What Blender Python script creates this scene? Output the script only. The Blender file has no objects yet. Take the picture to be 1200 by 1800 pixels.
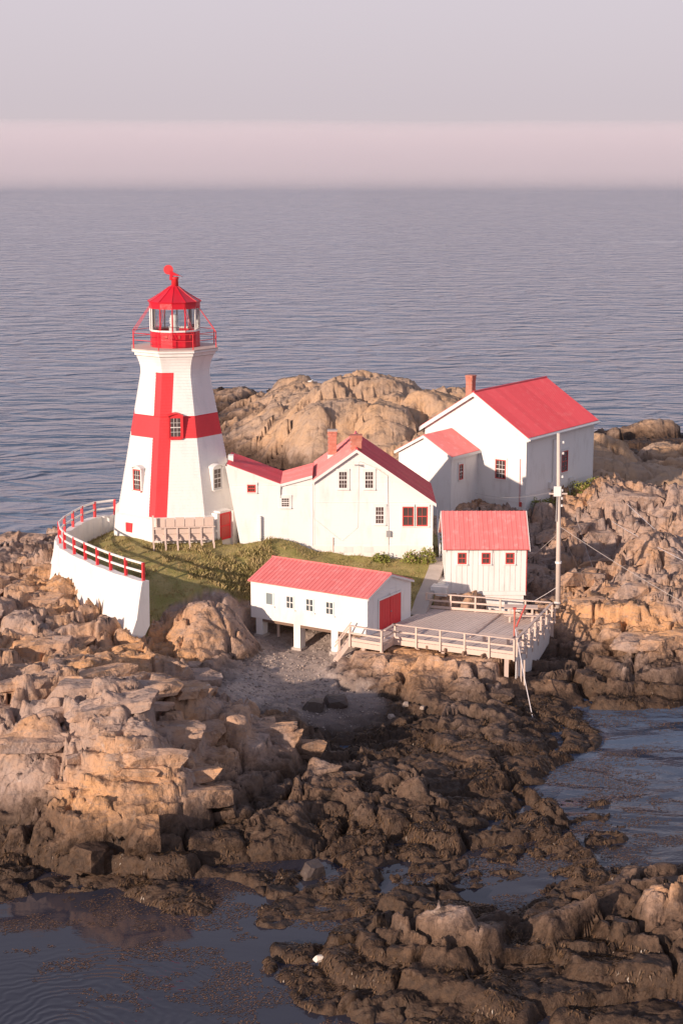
import bpy, bmesh, math, random
import numpy as np
from mathutils import Vector, Matrix
random.seed(7); rng = np.random.default_rng(11)
R = math.radians
SC = bpy.context.scene
COL = SC.collection

# ------------------------------------------------------------------ camera
CAM_H, FPX = 27.0, 3000.0                  # metres above the water, focal length in photo pixels (1200 x 1800)
PITCH = math.atan(620 / FPX)
cd = bpy.data.cameras.new('camera'); cam = bpy.data.objects.new('camera', cd); COL.objects.link(cam)
cam.location = (0, 0, CAM_H); cam.rotation_euler = (math.pi / 2 - PITCH, 0, 0)
cd.sensor_fit = 'VERTICAL'; cd.sensor_height = 36; cd.lens = 36 * FPX / 1800
cd.clip_start = 0.5; cd.clip_end = 60000
SC.camera = cam
# ------------------------------------------------------------------ light
SUN_EL = R(16.0); TO_SUN = Vector((-0.655, -0.755, 0)).normalized()
sd = bpy.data.lights.new('sun', 'SUN'); sun = bpy.data.objects.new('sun', sd); COL.objects.link(sun)
sd.energy = 5.0; sd.angle = R(0.6); sd.color = (1.0, 0.80, 0.645)
sdir = Vector((TO_SUN.x * math.cos(SUN_EL), TO_SUN.y * math.cos(SUN_EL), math.sin(SUN_EL)))
sun.rotation_euler = sdir.to_track_quat('Z', 'Y').to_euler(); sun.location = (-40, -60, 60)
W = bpy.data.worlds.new('World'); SC.world = W; W.use_nodes = True
wt = W.node_tree; wt.nodes.clear()
def wn(t, **k):
    n = wt.nodes.new(t)
    for a, b in k.items(): setattr(n, a, b)
    return n
sky = wn('ShaderNodeTexSky', sky_type='NISHITA', sun_disc=False, sun_elevation=SUN_EL,
         sun_rotation=math.atan2(TO_SUN.x, TO_SUN.y), air_density=1.0, dust_density=3.0, ozone_density=1.5)
b1 = wn('ShaderNodeBackground'); b1.inputs['Strength'].default_value = 0.07
wt.links.new(sky.outputs[0], b1.inputs[0])
tc = wn('ShaderNodeTexCoord'); sx = wn('ShaderNodeSeparateXYZ'); wt.links.new(tc.outputs['Generated'], sx.inputs[0])
ramp = wn('ShaderNodeValToRGB'); wt.links.new(sx.outputs['Z'], ramp.inputs[0])
e = ramp.color_ramp.elements                       # thin lavender overcast: pink and pale at the horizon, greyer and darker overhead
e[0].position = 0.0; e[0].color = (0.64, 0.545, 0.565, 1)
e[1].position = 1.0; e[1].color = (0.21, 0.23, 0.335, 1)
for p, c in ((0.03, (0.615, 0.54, 0.585, 1)), (0.085, (0.655, 0.585, 0.64, 1)), (0.25, (0.60, 0.585, 0.70, 1)), (0.6, (0.31, 0.335, 0.465, 1))):
    n = e.new(p); n.color = c
b2 = wn('ShaderNodeBackground'); b2.inputs['Strength'].default_value = 1.0
wt.links.new(ramp.outputs[0], b2.inputs[0])
mx = wn('ShaderNodeMixShader'); mx.inputs[0].default_value = 0.9
wt.links.new(b1.outputs[0], mx.inputs[1]); wt.links.new(b2.outputs[0], mx.inputs[2])
wo = wn('ShaderNodeOutputWorld'); wt.links.new(mx.outputs[0], wo.inputs[0])
vs = SC.view_settings; vs.view_transform = 'Standard'; vs.look = 'None'; vs.exposure = 0.14; vs.gamma = 1.0; vs.use_curve_mapping = False
SC.cycles.max_bounces = 6; SC.cycles.volume_bounces = 3; SC.cycles.use_denoising = True
SC.cycles.transparent_max_bounces = 12

# ------------------------------------------------------------------ measuring: photo pixel -> point of the place
_c, _s = math.cos(PITCH), math.sin(PITCH)
def _ray(px, py):
    u, v = (px - 600) / FPX, (py - 900) / FPX
    return u, _c - v * _s, -_s - v * _c
def atz(px, py, z):
    d = _ray(px, py); t = (z - CAM_H) / d[2]; return Vector((d[0] * t, d[1] * t, z))
def aty(px, py, y):
    d = _ray(px, py); t = y / d[1]; return Vector((d[0] * t, y, CAM_H + d[2] * t))

# ------------------------------------------------------------------ materials
def newmat(name):
    m = bpy.data.materials.new(name); m.use_nodes = True
    nt = m.node_tree; b = nt.nodes['Principled BSDF']
    def N(t, **k):
        n = nt.nodes.new(t)
        for a, v in k.items(): setattr(n, a, v)
        return n
    return m, nt, b, N
def noise(nt, N, vec, scale, detail=4, rough=0.6, dist=0.0):
    n = N('ShaderNodeTexNoise'); n.inputs['Scale'].default_value = scale; n.inputs['Detail'].default_value = detail
    n.inputs['Roughness'].default_value = rough; n.inputs['Distortion'].default_value = dist
    if vec is not None: nt.links.new(vec, n.inputs['Vector'])
    return n
def mixc(nt, N, fac, a, b, blend='MIX'):
    n = N('ShaderNodeMix', data_type='RGBA', blend_type=blend)
    for i, v in ((0, fac), (6, a), (7, b)):
        if hasattr(v, 'is_linked') or hasattr(v, 'links'): nt.links.new(v, n.inputs[i])
        elif i == 0: n.inputs[0].default_value = v
        else: n.inputs[i].default_value = (*v, 1) if len(v) == 3 else v
    return n.outputs[2]
def rampf(nt, N, src, p0, p1):
    n = N('ShaderNodeMapRange'); n.clamp = True; nt.links.new(src, n.inputs[0])
    n.inputs[1].default_value = p0; n.inputs[2].default_value = p1
    return n.outputs[0]
def geo_pos(nt, N, scale=None):
    g = N('ShaderNodeNewGeometry')
    if scale is None: return g.outputs['Position']
    mp = N('ShaderNodeMapping'); mp.inputs['Scale'].default_value = scale; nt.links.new(g.outputs['Position'], mp.inputs[0])
    return mp.outputs[0]
def bump(nt, N, b, height, strength, dist=0.05):
    n = N('ShaderNodeBump'); n.inputs['Strength'].default_value = strength; n.inputs['Distance'].default_value = dist
    nt.links.new(height, n.inputs['Height']); nt.links.new(n.outputs[0], b.inputs['Normal']); return n
def paint(name, col, dirt=(0.4, 0.33, 0.27), amt=0.25, rough=0.55, var=0.06, streak=(1, 1, .25), bs=0.15, rnd=0.0):
    m, nt, b, N = newmat(name)
    pos = geo_pos(nt, N, streak)
    n1 = noise(nt, N, pos, 2.2, 6, 0.65); n2 = noise(nt, N, geo_pos(nt, N), 14, 4)
    f = rampf(nt, N, n1.outputs[0], 0.52, 0.78)
    mu = N('ShaderNodeMath', operation='MULTIPLY'); mu.inputs[1].default_value = amt; nt.links.new(f, mu.inputs[0])
    c1 = mixc(nt, N, mu.outputs[0], col, dirt)
    lo = tuple(max(0, v * (1 - var * 2)) for v in col)
    c2 = mixc(nt, N, n2.outputs[0], c1, lo, 'MIX')
    c2 = mixc(nt, N, 0.35, c1, c2)
    if rnd > 0:
        oi = N('ShaderNodeObjectInfo'); rr = rampf(nt, N, oi.outputs['Random'], 0, 1)
        k = N('ShaderNodeMath', operation='MULTIPLY'); k.inputs[1].default_value = rnd; nt.links.new(rr, k.inputs[0])
        c2 = mixc(nt, N, k.outputs[0], c2, tuple(min(1, v * 1.35 + 0.05) for v in col))
    nt.links.new(c2, b.inputs['Base Color']); b.inputs['Roughness'].default_value = rough
    if bs: bump(nt, N, b, n2.outputs[0], bs, 0.02)
    return m
M = {}
M['white'] = paint('white_paint', (0.80, 0.775, 0.75), amt=0.4)
M['white_shingle'] = paint('white_shingle_paint', (0.80, 0.775, 0.75), amt=0.16, bs=0.3)
M['white_old'] = paint('weathered_white_paint', (0.74, 0.70, 0.68), amt=0.5, bs=0.3)
M['plaster'] = paint('whitewashed_concrete', (0.80, 0.77, 0.74), dirt=(0.46, 0.38, 0.3), amt=0.38, rough=0.85, bs=0.6)
M['red'] = paint('red_paint', (0.72, 0.035, 0.045), dirt=(0.5, 0.12, 0.1), amt=0.3, rough=0.5)
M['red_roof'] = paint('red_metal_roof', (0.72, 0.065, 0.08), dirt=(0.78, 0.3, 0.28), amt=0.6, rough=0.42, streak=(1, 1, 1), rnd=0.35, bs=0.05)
M['red_roof_pale'] = paint('faded_sunlit_red_roof', (0.80, 0.20, 0.19), dirt=(0.85, 0.45, 0.42), amt=0.85, rough=0.5, streak=(1, 1, 1), rnd=0.3, bs=0.05)  # fading, plus the paler look of sunlit slopes put into the colour
M['red_lantern'] = paint('lantern_red', (0.62, 0.012, 0.03), amt=0.1, rough=0.35)
M['red_frame'] = paint('red_window_paint', (0.55, 0.07, 0.06), amt=0.2)
M['brick'] = None
M['wood'] = paint('weathered_wood', (0.62, 0.50, 0.44), dirt=(0.3, 0.2, 0.16), amt=0.6, rough=0.85, bs=0.5, rnd=0.3)
M['wood_pale'] = paint('pale_painted_wood', (0.62, 0.48, 0.405), dirt=(0.45, 0.31, 0.24), amt=0.55, rough=0.8, bs=0.4, rnd=0.2)
M['wood_dark'] = paint('dark_wet_wood', (0.22, 0.14, 0.10), dirt=(0.1, 0.07, 0.05), amt=0.6, rough=0.9, bs=0.5)
M['concrete'] = paint('concrete_path', (0.46, 0.40, 0.36), dirt=(0.28, 0.23, 0.2), amt=0.5, rough=0.9, bs=0.5)
M['metal'] = paint('grey_metal', (0.32, 0.31, 0.31), amt=0.3, rough=0.4)
M['wire'] = paint('wire', (0.5, 0.43, 0.39), amt=0.0, bs=0)
M['rope'] = paint('rope', (0.72, 0.66, 0.66), amt=0.0, bs=0)
M['dark'] = paint('dark_interior', (0.05, 0.04, 0.04), amt=0.0, bs=0)
M['blind'] = paint('grey_green_blind', (0.20, 0.24, 0.25), amt=0.1, bs=0)
M['pole'] = paint('pale_pole_wood', (0.62, 0.52, 0.46), dirt=(0.4, 0.3, 0.25), amt=0.5, rough=0.85, bs=0.4)
def brickmat():
    m, nt, b, N = newmat('chimney_brick')
    n = noise(nt, N, geo_pos(nt, N), 9, 4)
    c = mixc(nt, N, n.outputs[0], (0.55, 0.2, 0.14), (0.42, 0.13, 0.09))
    oi = N('ShaderNodeObjectInfo')
    k = N('ShaderNodeMath', operation='MULTIPLY'); k.inputs[1].default_value = 0.5; nt.links.new(oi.outputs['Random'], k.inputs[0])
    c = mixc(nt, N, k.outputs[0], c, (0.62, 0.3, 0.23))
    nt.links.new(c, b.inputs['Base Color']); b.inputs['Roughness'].default_value = 0.9
    bump(nt, N, b, n.outputs[0], 0.5, 0.02); return m
M['brick'] = brickmat()
def glassmat(name, col, rough=0.06):
    m, nt, b, N = newmat(name); n = noise(nt, N, geo_pos(nt, N), 1.7, 2)
    c = mixc(nt, N, n.outputs[0], col, tuple(v * 2.2 for v in col)); nt.links.new(c, b.inputs['Base Color'])
    b.inputs['Roughness'].default_value = rough; b.inputs['Specular IOR Level'].default_value = 0.7; return m
M['glass'] = glassmat('window_glass', (0.055, 0.038, 0.036))
M['glass_grey'] = glassmat('grey_window_glass', (0.055, 0.065, 0.07))
def clearglass():
    m, nt, b, N = newmat('lantern_glass'); nt.nodes.remove(b)
    t = N('ShaderNodeBsdfTransparent'); t.inputs[0].default_value = (0.9, 0.92, 0.93, 1)
    g = N('ShaderNodeBsdfGlossy'); g.inputs['Roughness'].default_value = 0.03
    f = N('ShaderNodeFresnel'); f.inputs[0].default_value = 1.5
    x = N('ShaderNodeMixShader'); nt.links.new(f.outputs[0], x.inputs[0]); nt.links.new(t.outputs[0], x.inputs[1]); nt.links.new(g.outputs[0], x.inputs[2])
    nt.links.new(x.outputs[0], nt.nodes['Material Output'].inputs[0]); return m
M['clear'] = clearglass()
M['lens'] = glassmat('lens_glass', (0.5, 0.52, 0.5), 0.15)

# ------------------------------------------------------------------ mesh builder
ORIG = {}
class MB:
    def __init__(s): s.v = []; s.f = []; s.m = []
    def quad(s, a, b, c, d, mi=0):
        n = len(s.v); s.v += [tuple(a), tuple(b), tuple(c), tuple(d)]; s.f.append((n, n + 1, n + 2, n + 3)); s.m.append(mi)
    def poly(s, pts, mi=0):
        n = len(s.v); s.v += [tuple(p) for p in pts]; s.f.append(tuple(range(n, n + len(pts)))); s.m.append(mi)
    def obox(s, o, ax, ay, az, mi=0):
        """box from corner o along the three edge vectors"""
        o = Vector(o); ax = Vector(ax); ay = Vector(ay); az = Vector(az)
        if ax.cross(ay).dot(az) < 0: ax, ay = ay, ax
        n = len(s.v)
        for k in range(2):
            for p in (o, o + ax, o + ax + ay, o + ay): s.v.append(tuple(p + az * k))
        for q in ((3, 2, 1, 0), (4, 5, 6, 7), (0, 1, 5, 4), (1, 2, 6, 5), (2, 3, 7, 6), (3, 0, 4, 7)):
            s.f.append(tuple(n + i for i in q)); s.m.append(mi)
        return s
    def bar(s, a, b, w, h, up=(0, 0, 1), mi=0):
        """rectangular bar from a to b (centre line), width w across, height h along 'up'"""
        a = Vector(a); b = Vector(b); d = (b - a); u = Vector(up); sd = d.cross(u)
        if sd.length < 1e-6: sd = d.cross(Vector((1, 0, 0)))
        sd.normalize(); u = sd.cross(d).normalized()
        return s.obox(a - sd * w / 2 - u * h / 2, d, sd * w, u * h, mi)
    def tube(s, pts, rad, n=8, mi=0, cap=True):
        pts = [Vector(p) for p in pts]; rad = rad if isinstance(rad, (list, tuple)) else [rad] * len(pts)
        base = len(s.v)
        for i, p in enumerate(pts):
            d = (pts[min(i + 1, len(pts) - 1)] - pts[max(i - 1, 0)]).normalized()
            x = d.orthogonal().normalized() if abs(d.z) < 0.9 else (Vector((1, 0, 0)) - d * d.x).normalized()
            y = d.cross(x)
            for k in range(n):
                a = 2 * math.pi * k / n; s.v.append(tuple(p + (x * math.cos(a) + y * math.sin(a)) * rad[i]))
        for i in range(len(pts) - 1):
            for k in range(n):
                k2 = (k + 1) % n; s.f.append((base + i * n + k, base + i * n + k2, base + (i + 1) * n + k2, base + (i + 1) * n + k)); s.m.append(mi)
        if cap:
            s.f.append(tuple(base + k for k in reversed(range(n)))); s.m.append(mi)
            s.f.append(tuple(base + (len(pts) - 1) * n + k for k in range(n))); s.m.append(mi)
        return s
    def lathe(s, c, prof, n, a0=0.0, mi=0, cap=True):
        """prof: (radius, z) from the bottom up; n sided; corner k at angle a0 + k*2pi/n measured from -Y towards +X"""
        base = len(s.v)
        for r, z in prof:
            for k in range(n):
                a = a0 + 2 * math.pi * k / n; s.v.append((c[0] + r * math.sin(a), c[1] - r * math.cos(a), z))
        for i in range(len(prof) - 1):
            for k in range(n):
                k2 = (k + 1) % n; s.f.append((base + i * n + k, base + i * n + k2, base + (i + 1) * n + k2, base + (i + 1) * n + k)); s.m.append(mi)
        if cap:
            s.f.append(tuple(base + k for k in reversed(range(n)))); s.m.append(mi)
            s.f.append(tuple(base + (len(prof) - 1) * n + k for k in range(n))); s.m.append(mi)
        return s
    def mesh(s, name, mats, org=(0, 0, 0), smooth=False):
        me = bpy.data.meshes.new(name); o = Vector(org)
        me.from_pydata([(p[0] - o.x, p[1] - o.y, p[2] - o.z) for p in s.v], [], s.f)
        for m in (mats if isinstance(mats, (list, tuple)) else [mats]): me.materials.append(m)
        me.polygons.foreach_set('material_index', s.m)
        if smooth: me.polygons.foreach_set('use_smooth', [True] * len(s.f))
        me.update(); return me
def tag(o, label=None, cat=None, group=None, kind=None):
    for k, v in (('label', label), ('category', cat), ('group', group), ('kind', kind)):
        if v: o[k] = v
    return o
def thing(name, label, cat, loc, group=None):
    o = bpy.data.objects.new(name, None); COL.objects.link(o); o.location = loc; o.empty_display_size = 0.3
    ORIG[o.name] = Vector(loc); return tag(o, label, cat, group)
def part(name, mb, mat, parent=None, smooth=False, label=None):
    """mesh in world coordinates -> child object that shares its parent's origin"""
    org = ORIG.get(parent.name, Vector((0, 0, 0))) if parent else Vector((0, 0, 0))
    o = bpy.data.objects.new(name, mb.mesh(name, mat, org, smooth)); COL.objects.link(o)
    if parent: o.parent = parent
    ORIG[o.name] = org
    if label: o['label'] = label
    return o
def single(name, mb, mat, label, cat, group=None, smooth=False, loc=(0, 0, 0), kind=None):
    o = bpy.data.objects.new(name, mb.mesh(name, mat, loc, smooth)); COL.objects.link(o); o.location = loc
    ORIG[o.name] = Vector(loc); return tag(o, label, cat, group, kind)
def inst(name, me, parent, loc, rotz=0.0, scale=(1, 1, 1), rot=None):
    o = bpy.data.objects.new(name, me); COL.objects.link(o)
    org = ORIG.get(parent.name, Vector((0, 0, 0))) if parent else Vector((0, 0, 0))
    if parent: o.parent = parent
    o.location = Vector(loc) - org; o.rotation_euler = rot if rot else (0, 0, rotz); o.scale = scale
    return o
Z = Vector((0, 0, 1))
def hv(deg): return Vector((math.cos(R(deg)), math.sin(R(deg)), 0))

# ================================================================== TERRAIN
def _h(ix, iy, k):
    n = (ix.astype(np.int64) * 374761393 + iy.astype(np.int64) * 668265263 + k * 982451653) & 0x7fffffff
    n = ((n ^ (n >> 13)) * 1274126177) & 0x7fffffff
    return ((n ^ (n >> 16)) & 0xffffff) / float(0xffffff)
def vnoise(x, y, k=0):
    ix = np.floor(x); iy = np.floor(y); fx = x - ix; fy = y - iy
    fx = fx * fx * (3 - 2 * fx); fy = fy * fy * (3 - 2 * fy)
    a = _h(ix, iy, k); b = _h(ix + 1, iy, k); c = _h(ix, iy + 1, k); d = _h(ix + 1, iy + 1, k)
    return (a * (1 - fx) + b * fx) * (1 - fy) + (c * (1 - fx) + d * fx) * fy
def fbm(x, y, k=0, o=4, g=0.5):
    s = np.zeros_like(x); a = 1.0; t = 0.0
    for i in range(o):
        s += a * vnoise(x * 2 ** i + 13.7 * i, y * 2 ** i - 7.1 * i, k + i); t += a; a *= g
    return s / t
def blocks(x, y, ang, sxx, syy, k, warp=0.35, jit=.8):
    """fractured rock: cells with their own height and tilt; returns height, distance to the joint"""
    c, s = math.cos(R(ang)), math.sin(R(ang))
    u = (x * c + y * s) / sxx; v = (-x * s + y * c) / syy
    u = u + warp * (fbm(x / sxx * 1.3, y / syy * 1.3, k + 50, 2) - .5) * 2; v = v + warp * (fbm(x / sxx * 1.3, y / syy * 1.3, k + 60, 2) - .5) * 2
    iu = np.floor(u); iv = np.floor(v)
    f1 = np.full(u.shape, 9.); f2 = np.full(u.shape, 9.); hh = np.zeros_like(u); du = np.zeros_like(u); dv = np.zeros_like(u); ti = np.zeros_like(u); tj = np.zeros_like(u)
    for a in (-1, 0, 1):
        for b in (-1, 0, 1):
            cx = iu + a; cy = iv + b
            ox = u - (cx + .5 + jit * (_h(cx, cy, k) - .5)); oy = v - (cy + .5 + jit * (_h(cx, cy, k + 1) - .5))
            d = np.sqrt(ox * ox + oy * oy); near = d < f1
            f2 = np.where(near, f1, np.minimum(f2, d)); f1 = np.where(near, d, f1)
            hh = np.where(near, _h(cx, cy, k + 2), hh); du = np.where(near, ox, du); dv = np.where(near, oy, dv)
            ti = np.where(near, _h(cx, cy, k + 3) - .5, ti); tj = np.where(near, _h(cx, cy, k + 4) - .5, tj)
    return hh - .5, du * ti * 2 + dv * tj * 2, f2 - f1
def sst(a, b, x):
    t = np.clip((x - a) / (b - a), 0, 1); return t * t * (3 - 2 * t)

# control points: photo pixel, height above the water, ground type (r jagged rock, s smooth rock, g grass, b beach, w under water)
CP = '''
50 1540 0 r;50 1440 1.2 r;50 1330 3.2 r;50 1250 4.4 r;50 1195 4.2 r;50 1145 3.0 r;50 1080 4.0 r;50 1020 3.8 r;50 985 3.7 r;50 945 3.0 r;50 930 2.5 r
-150 1540 0 r;-150 1440 1.2 r;-150 1330 3.2 r;-150 1250 4.2 r;-150 1190 4.5 r;-150 1145 3.0 r;-150 1080 3.8 r;-150 1020 3.2 r;-150 960 2.0 r
200 1560 -.1 r;200 1490 .9 r;200 1420 2.2 r;200 1330 3.9 r;200 1262 4.7 r;200 1200 4.3 r;200 1165 2.9 r;180 1118 3.0 r;120 1100 3.2 r;230 1125 2.3 r;120 1060 3.9 r
280 1162 1.5 r;100 1160 2.5 r;300 1200 3.9 r;330 1175 2.2 r;300 1260 4.3 r;300 1340 3.6 r;300 1430 1.8 r;280 1520 .6 r
350 1590 -.1 r;350 1500 .6 r;350 1400 1.7 r;380 1300 2.8 r;400 1238 3.8 r;425 1265 3.4 r;430 1215 1.3 b;470 1280 1.0 r
340 1100 3.3 m;350 1042 4.1 m;320 1140 2.0 m;280 1110 2.6 r;400 1045 3.9 m;400 1100 2.6 m;430 1130 1.5 b;300 1070 3.8 m
500 1150 1.2 b;600 1160 1.25 b;560 1200 1.0 b;480 1200 1.05 b;560 1250 .7 b;600 1300 .55 r;480 1120 1.4 b;600 1130 1.4 b;640 1230 .8 b;530 1112 1.5 b;660 1110 2.0 r
700 1168 2.25 m;800 1158 2.35 m;860 1168 2.1 m;640 1150 2.2 r;740 1150 2.4 m;880 1190 1.5 r;780 1215 1.0 m;700 1215 .9 r;900 1222 .7 r;640 1165 1.9 r;850 1120 2.0 r;740 1105 2.1 r;940 1150 1.2 r;930 1100 1.9 r
1000 1290 .3 r;1010 1330 .05 r;900 1290 .6 r;800 1280 .7 r;720 1290 .6 r;960 1340 .2 r;880 1350 .35 r
1050 1265 -.3 w;1150 1400 -.8 w;1100 1300 -.7 w;1200 1300 -.9 w;1300 1400 -1 w;1350 1280 -.8 w;1020 1380 -.25 w;1120 1470 -.5 w;1300 1500 -.8 w
1040 1228 .3 r;1120 1232 .1 r;1200 1232 .1 r;1330 1232 .1 r;1000 1200 1.0 r;1100 1180 1.5 r;1180 1180 1.4 r;1100 1130 2.1 r;1190 1130 2.0 r;1330 1150 1.7 r;1060 1060 3.0 r;1000 1040 2.9 r;1140 1080 2.7 r;990 1120 1.5 r;980 1160 1.0 r
1050 1012 1.6 r;1180 1020 2.3 r;1330 1020 2.3 r;1150 965 4.5 r;1190 900 5.0 r;1120 930 3.4 r;1330 930 4.8 r;1050 905 4.3 r;1000 940 2.7 r;950 970 2.4 r;1000 985 2.2 r;1060 950 2.8 r;960 1010 2.7 r
1055 860 5.6 r;990 900 4.8 r;940 915 4.2 r;1150 850 3.4 s;1100 822 3.5 s;1100 772 4.3 s;1190 795 2.2 s;1060 770 4.2 s;1330 800 2 s;1250 850 3.5 s;1130 752 1.0 s;1250 755 .3 s
440 826 0 s;480 830 .2 s;500 742 3.9 s;600 762 3.4 s;700 742 4.4 s;640 702 6.0 s;600 682 6.2 s;640 664 6.3 s;540 669 3.7 s;740 692 5.4 s;450 690 1.1 s;400 722 .8 s;430 762 1.0 s;780 692 5.0 s;700 688 5.5 s;385 700 -.3 s;390 790 .1 s;600 800 1.5 s;520 800 1.7 s;700 800 2.2 s;860 690 3.5 s;960 690 1.0 s;560 720 5.4 s;660 735 4.8 s;1000 700 -1.5 w;1080 712 -2 w
700 1422 1.0 r;720 1372 1.6 r;640 1332 .9 r;900 1422 .85 r;960 1442 .65 r;850 1505 .05 r;1060 1452 .05 r;600 1450 .7 r;500 1362 1.5 r;450 1450 1.1 r;550 1522 .3 r;450 1562 .1 r;800 1400 .9 r;800 1460 .7 r;560 1400 1.1 r;700 1490 .25 r;960 1490 -.1 r;560 1340 .9 r;840 1375 .5 r
600 1600 -.15 w;560 1580 -.12 w;200 1700 -.8 w;400 1720 -.45 w;100 1620 -.5 w;0 1700 -1 w;-150 1620 -.6 w;300 1640 -.35 w;900 1545 -.15 w;1150 1525 -.2 w;700 1555 -.05 r;1000 1520 -.15 w;500 1620 -.2 w;500 1760 -.3 w;400 1795 -.5 w;0 1590 -.2 w
770 1572 2.55 r;680 1605 1.6 r;620 1645 .9 r;840 1640 1.6 r;740 1655 1.5 r;700 1700 .7 r;840 1700 .8 r;560 1660 .35 r;480 1665 0 r;640 1730 .35 r;760 1770 .2 r;560 1740 .05 r;850 1790 .3 r;700 1795 .05 r
1150 1562 2.2 r;975 1592 1.6 r;1000 1700 .8 r;1190 1700 .8 r;1100 1775 .3 r;1080 1640 1.2 r;1200 1620 1.7 r;1300 1600 1.7 r;1300 1750 .4 r;920 1690 .25 r;905 1600 .0 r;1050 1565 .8 r;960 1780 .3 r;1200 1790 .3 r;1000 1740 .5 r
'''
CPW = '''-17.5 104 2.4 r;-19 100 2.8 r;-22 110 .4 r;-16 110 1.2 r;-14 116 -.3 r;-20 118 -1.5 w;-26 114 -1 w;-30 105 1 r;-8 112 2.4 s;-5 120 0.2 s;2 118 2.0 s;4 128 2 s;-8 130 -1.5 w;-14 125 -2 w;-12 140 -2 w;-6 140 -.8 w
-9.9 101 5.05 g;-4.2 95.6 5.55 g;-2.6 95.6 5.1 g;-5.6 95.2 5.15 g;-13.5 96 5.1 g;-12 92 4.7 g;-9.9 86.5 3.8 g;-9.9 96 4.9 g;-5.5 96 5.0 g;-4 94 4.6 g;-6.5 91.5 4.2 g;0 95.8 4.2 g;5 95.8 4.1 g;0 93 3.7 g;4 93 3.3 g;5.6 96 4.0 g;4.4 91.5 2.9 g;-13.5 101 5.2 g;-10 106 5 g;-4 102 4.6 g;2 103 4.3 g;6 104 4.0 g;8 97.5 3.6 r;8 93.4 2.7 r;10.3 93.5 2.5 r;11 97 2.8 r
8 108 4.0 r;12 109.5 4.0 r;12 116 4.6 r;17 117.5 4.7 r;9 120 4.2 s;16 124 4.2 s;8 130 3.0 s;20 130 4 s;24 122 3.8 s;3 112 3.6 r;26 140 2.2 s;30 155 .2 s;18 150 2.0 s;12 175 1.0 s;20 175 -1.0 w;5 190 -1.5 w;-10 210 -1.5 w;30 175 -3 w;-20 200 -2.5 w;-16 170 -1.5 w;-20 150 -2.5 w;30 200 -3 w;-30 130 -3 w;-34 120 -2 w;34 120 2.5 s;34 135 1.5 s'''
pts, typ = [], []
for ln in CP.replace('\n', ';').split(';'):
    w_ = ln.split()
    if len(w_) == 4: pts.append(tuple(atz(float(w_[0]), float(w_[1]), float(w_[2])))); typ.append(w_[3])
for ln in CPW.replace('\n', ';').split(';'):
    w_ = ln.split()
    if len(w_) == 4: pts.append((float(w_[0]), float(w_[1]), float(w_[2]))); typ.append(w_[3])
pts = np.array(pts)
P2 = pts[:, :2] * np.array([1.0, 0.8])
D = np.sqrt(((P2[:, None] - P2[None]) ** 2).sum(-1))
RB = np.linalg.solve(D + np.eye(len(P2)) * -0.12, pts[:, 2] - 1.0)
TYP = {'r': (1, 0, 0), 's': (0, 1, 0), 'g': (0, 0, 0), 'b': (0, 0, 1), 'w': (.5, 0, 0), 'm': (.42, 0, 0)}
TV = np.array([TYP[t] for t in typ], float)
def base_field(x, y):
    sh = x.shape; x = x.ravel(); y = y.ravel()
    z = np.empty_like(x); tv = np.empty((len(x), 3))
    for i in range(0, len(x), 20000):
        q = np.stack([x[i:i + 20000], y[i:i + 20000] * .8], 1)
        d = np.sqrt(((q[:, None] - P2[None]) ** 2).sum(-1))
        z[i:i + 20000] = d @ RB + 1.0
        w = 1 / (d ** 3 + .3); tv[i:i + 20000] = (w @ TV) / w.sum(1, keepdims=True)
    return z.reshape(sh), tv.reshape(*sh, 3)
def pip(x, y, poly):
    ins = np.zeros(x.shape, bool); n = len(poly)
    for i in range(n):
        x1, y1 = poly[i]; x2, y2 = poly[(i + 1) % n]
        if y1 == y2: continue
        ins ^= ((y1 > y) != (y2 > y)) & (x < (x2 - x1) * (y - y1) / (y2 - y1) + x1)
    return ins
GRASS = [(-15.9, 94.5), (-16, 97), (-15.3, 99.8), (-14, 101.6), (-10, 108), (-2, 104), (6, 104.5), (7.3, 104), (6.0, 97), (5.7, 94.2), (5.3, 92.6), (4.3, 90.2), (3.2, 90), (-3.6, 92.6), (-5.2, 91.2), (-6.1, 90.3), (-7.6, 89.8), (-8.9, 88.3), (-9.7, 86.6), (-9.85, 85.3), (-10.3, 85.2), (-11.8, 87), (-13.6, 89.5), (-15.2, 92.4)]
DOMES = [(-7.3, 87.2, 3.0, 2.7, 4.15, 1.6), (4.4, 83.1, 3.6, 1.7, 2.3, .9), (14.4, 91.3, 3.4, 1.7, 3.3, 1.6), (18.8, 99.6, 2.8, 2.6, 5.3, 2.6), (17.0, 86.2, 3.5, 1.8, 2.3, .8), (-8.3, 66.0, 2.4, 2.2, 4.7, 1.2), (-12.3, 67.0, 2.6, 2.4, 4.6, 1.4)]
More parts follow.
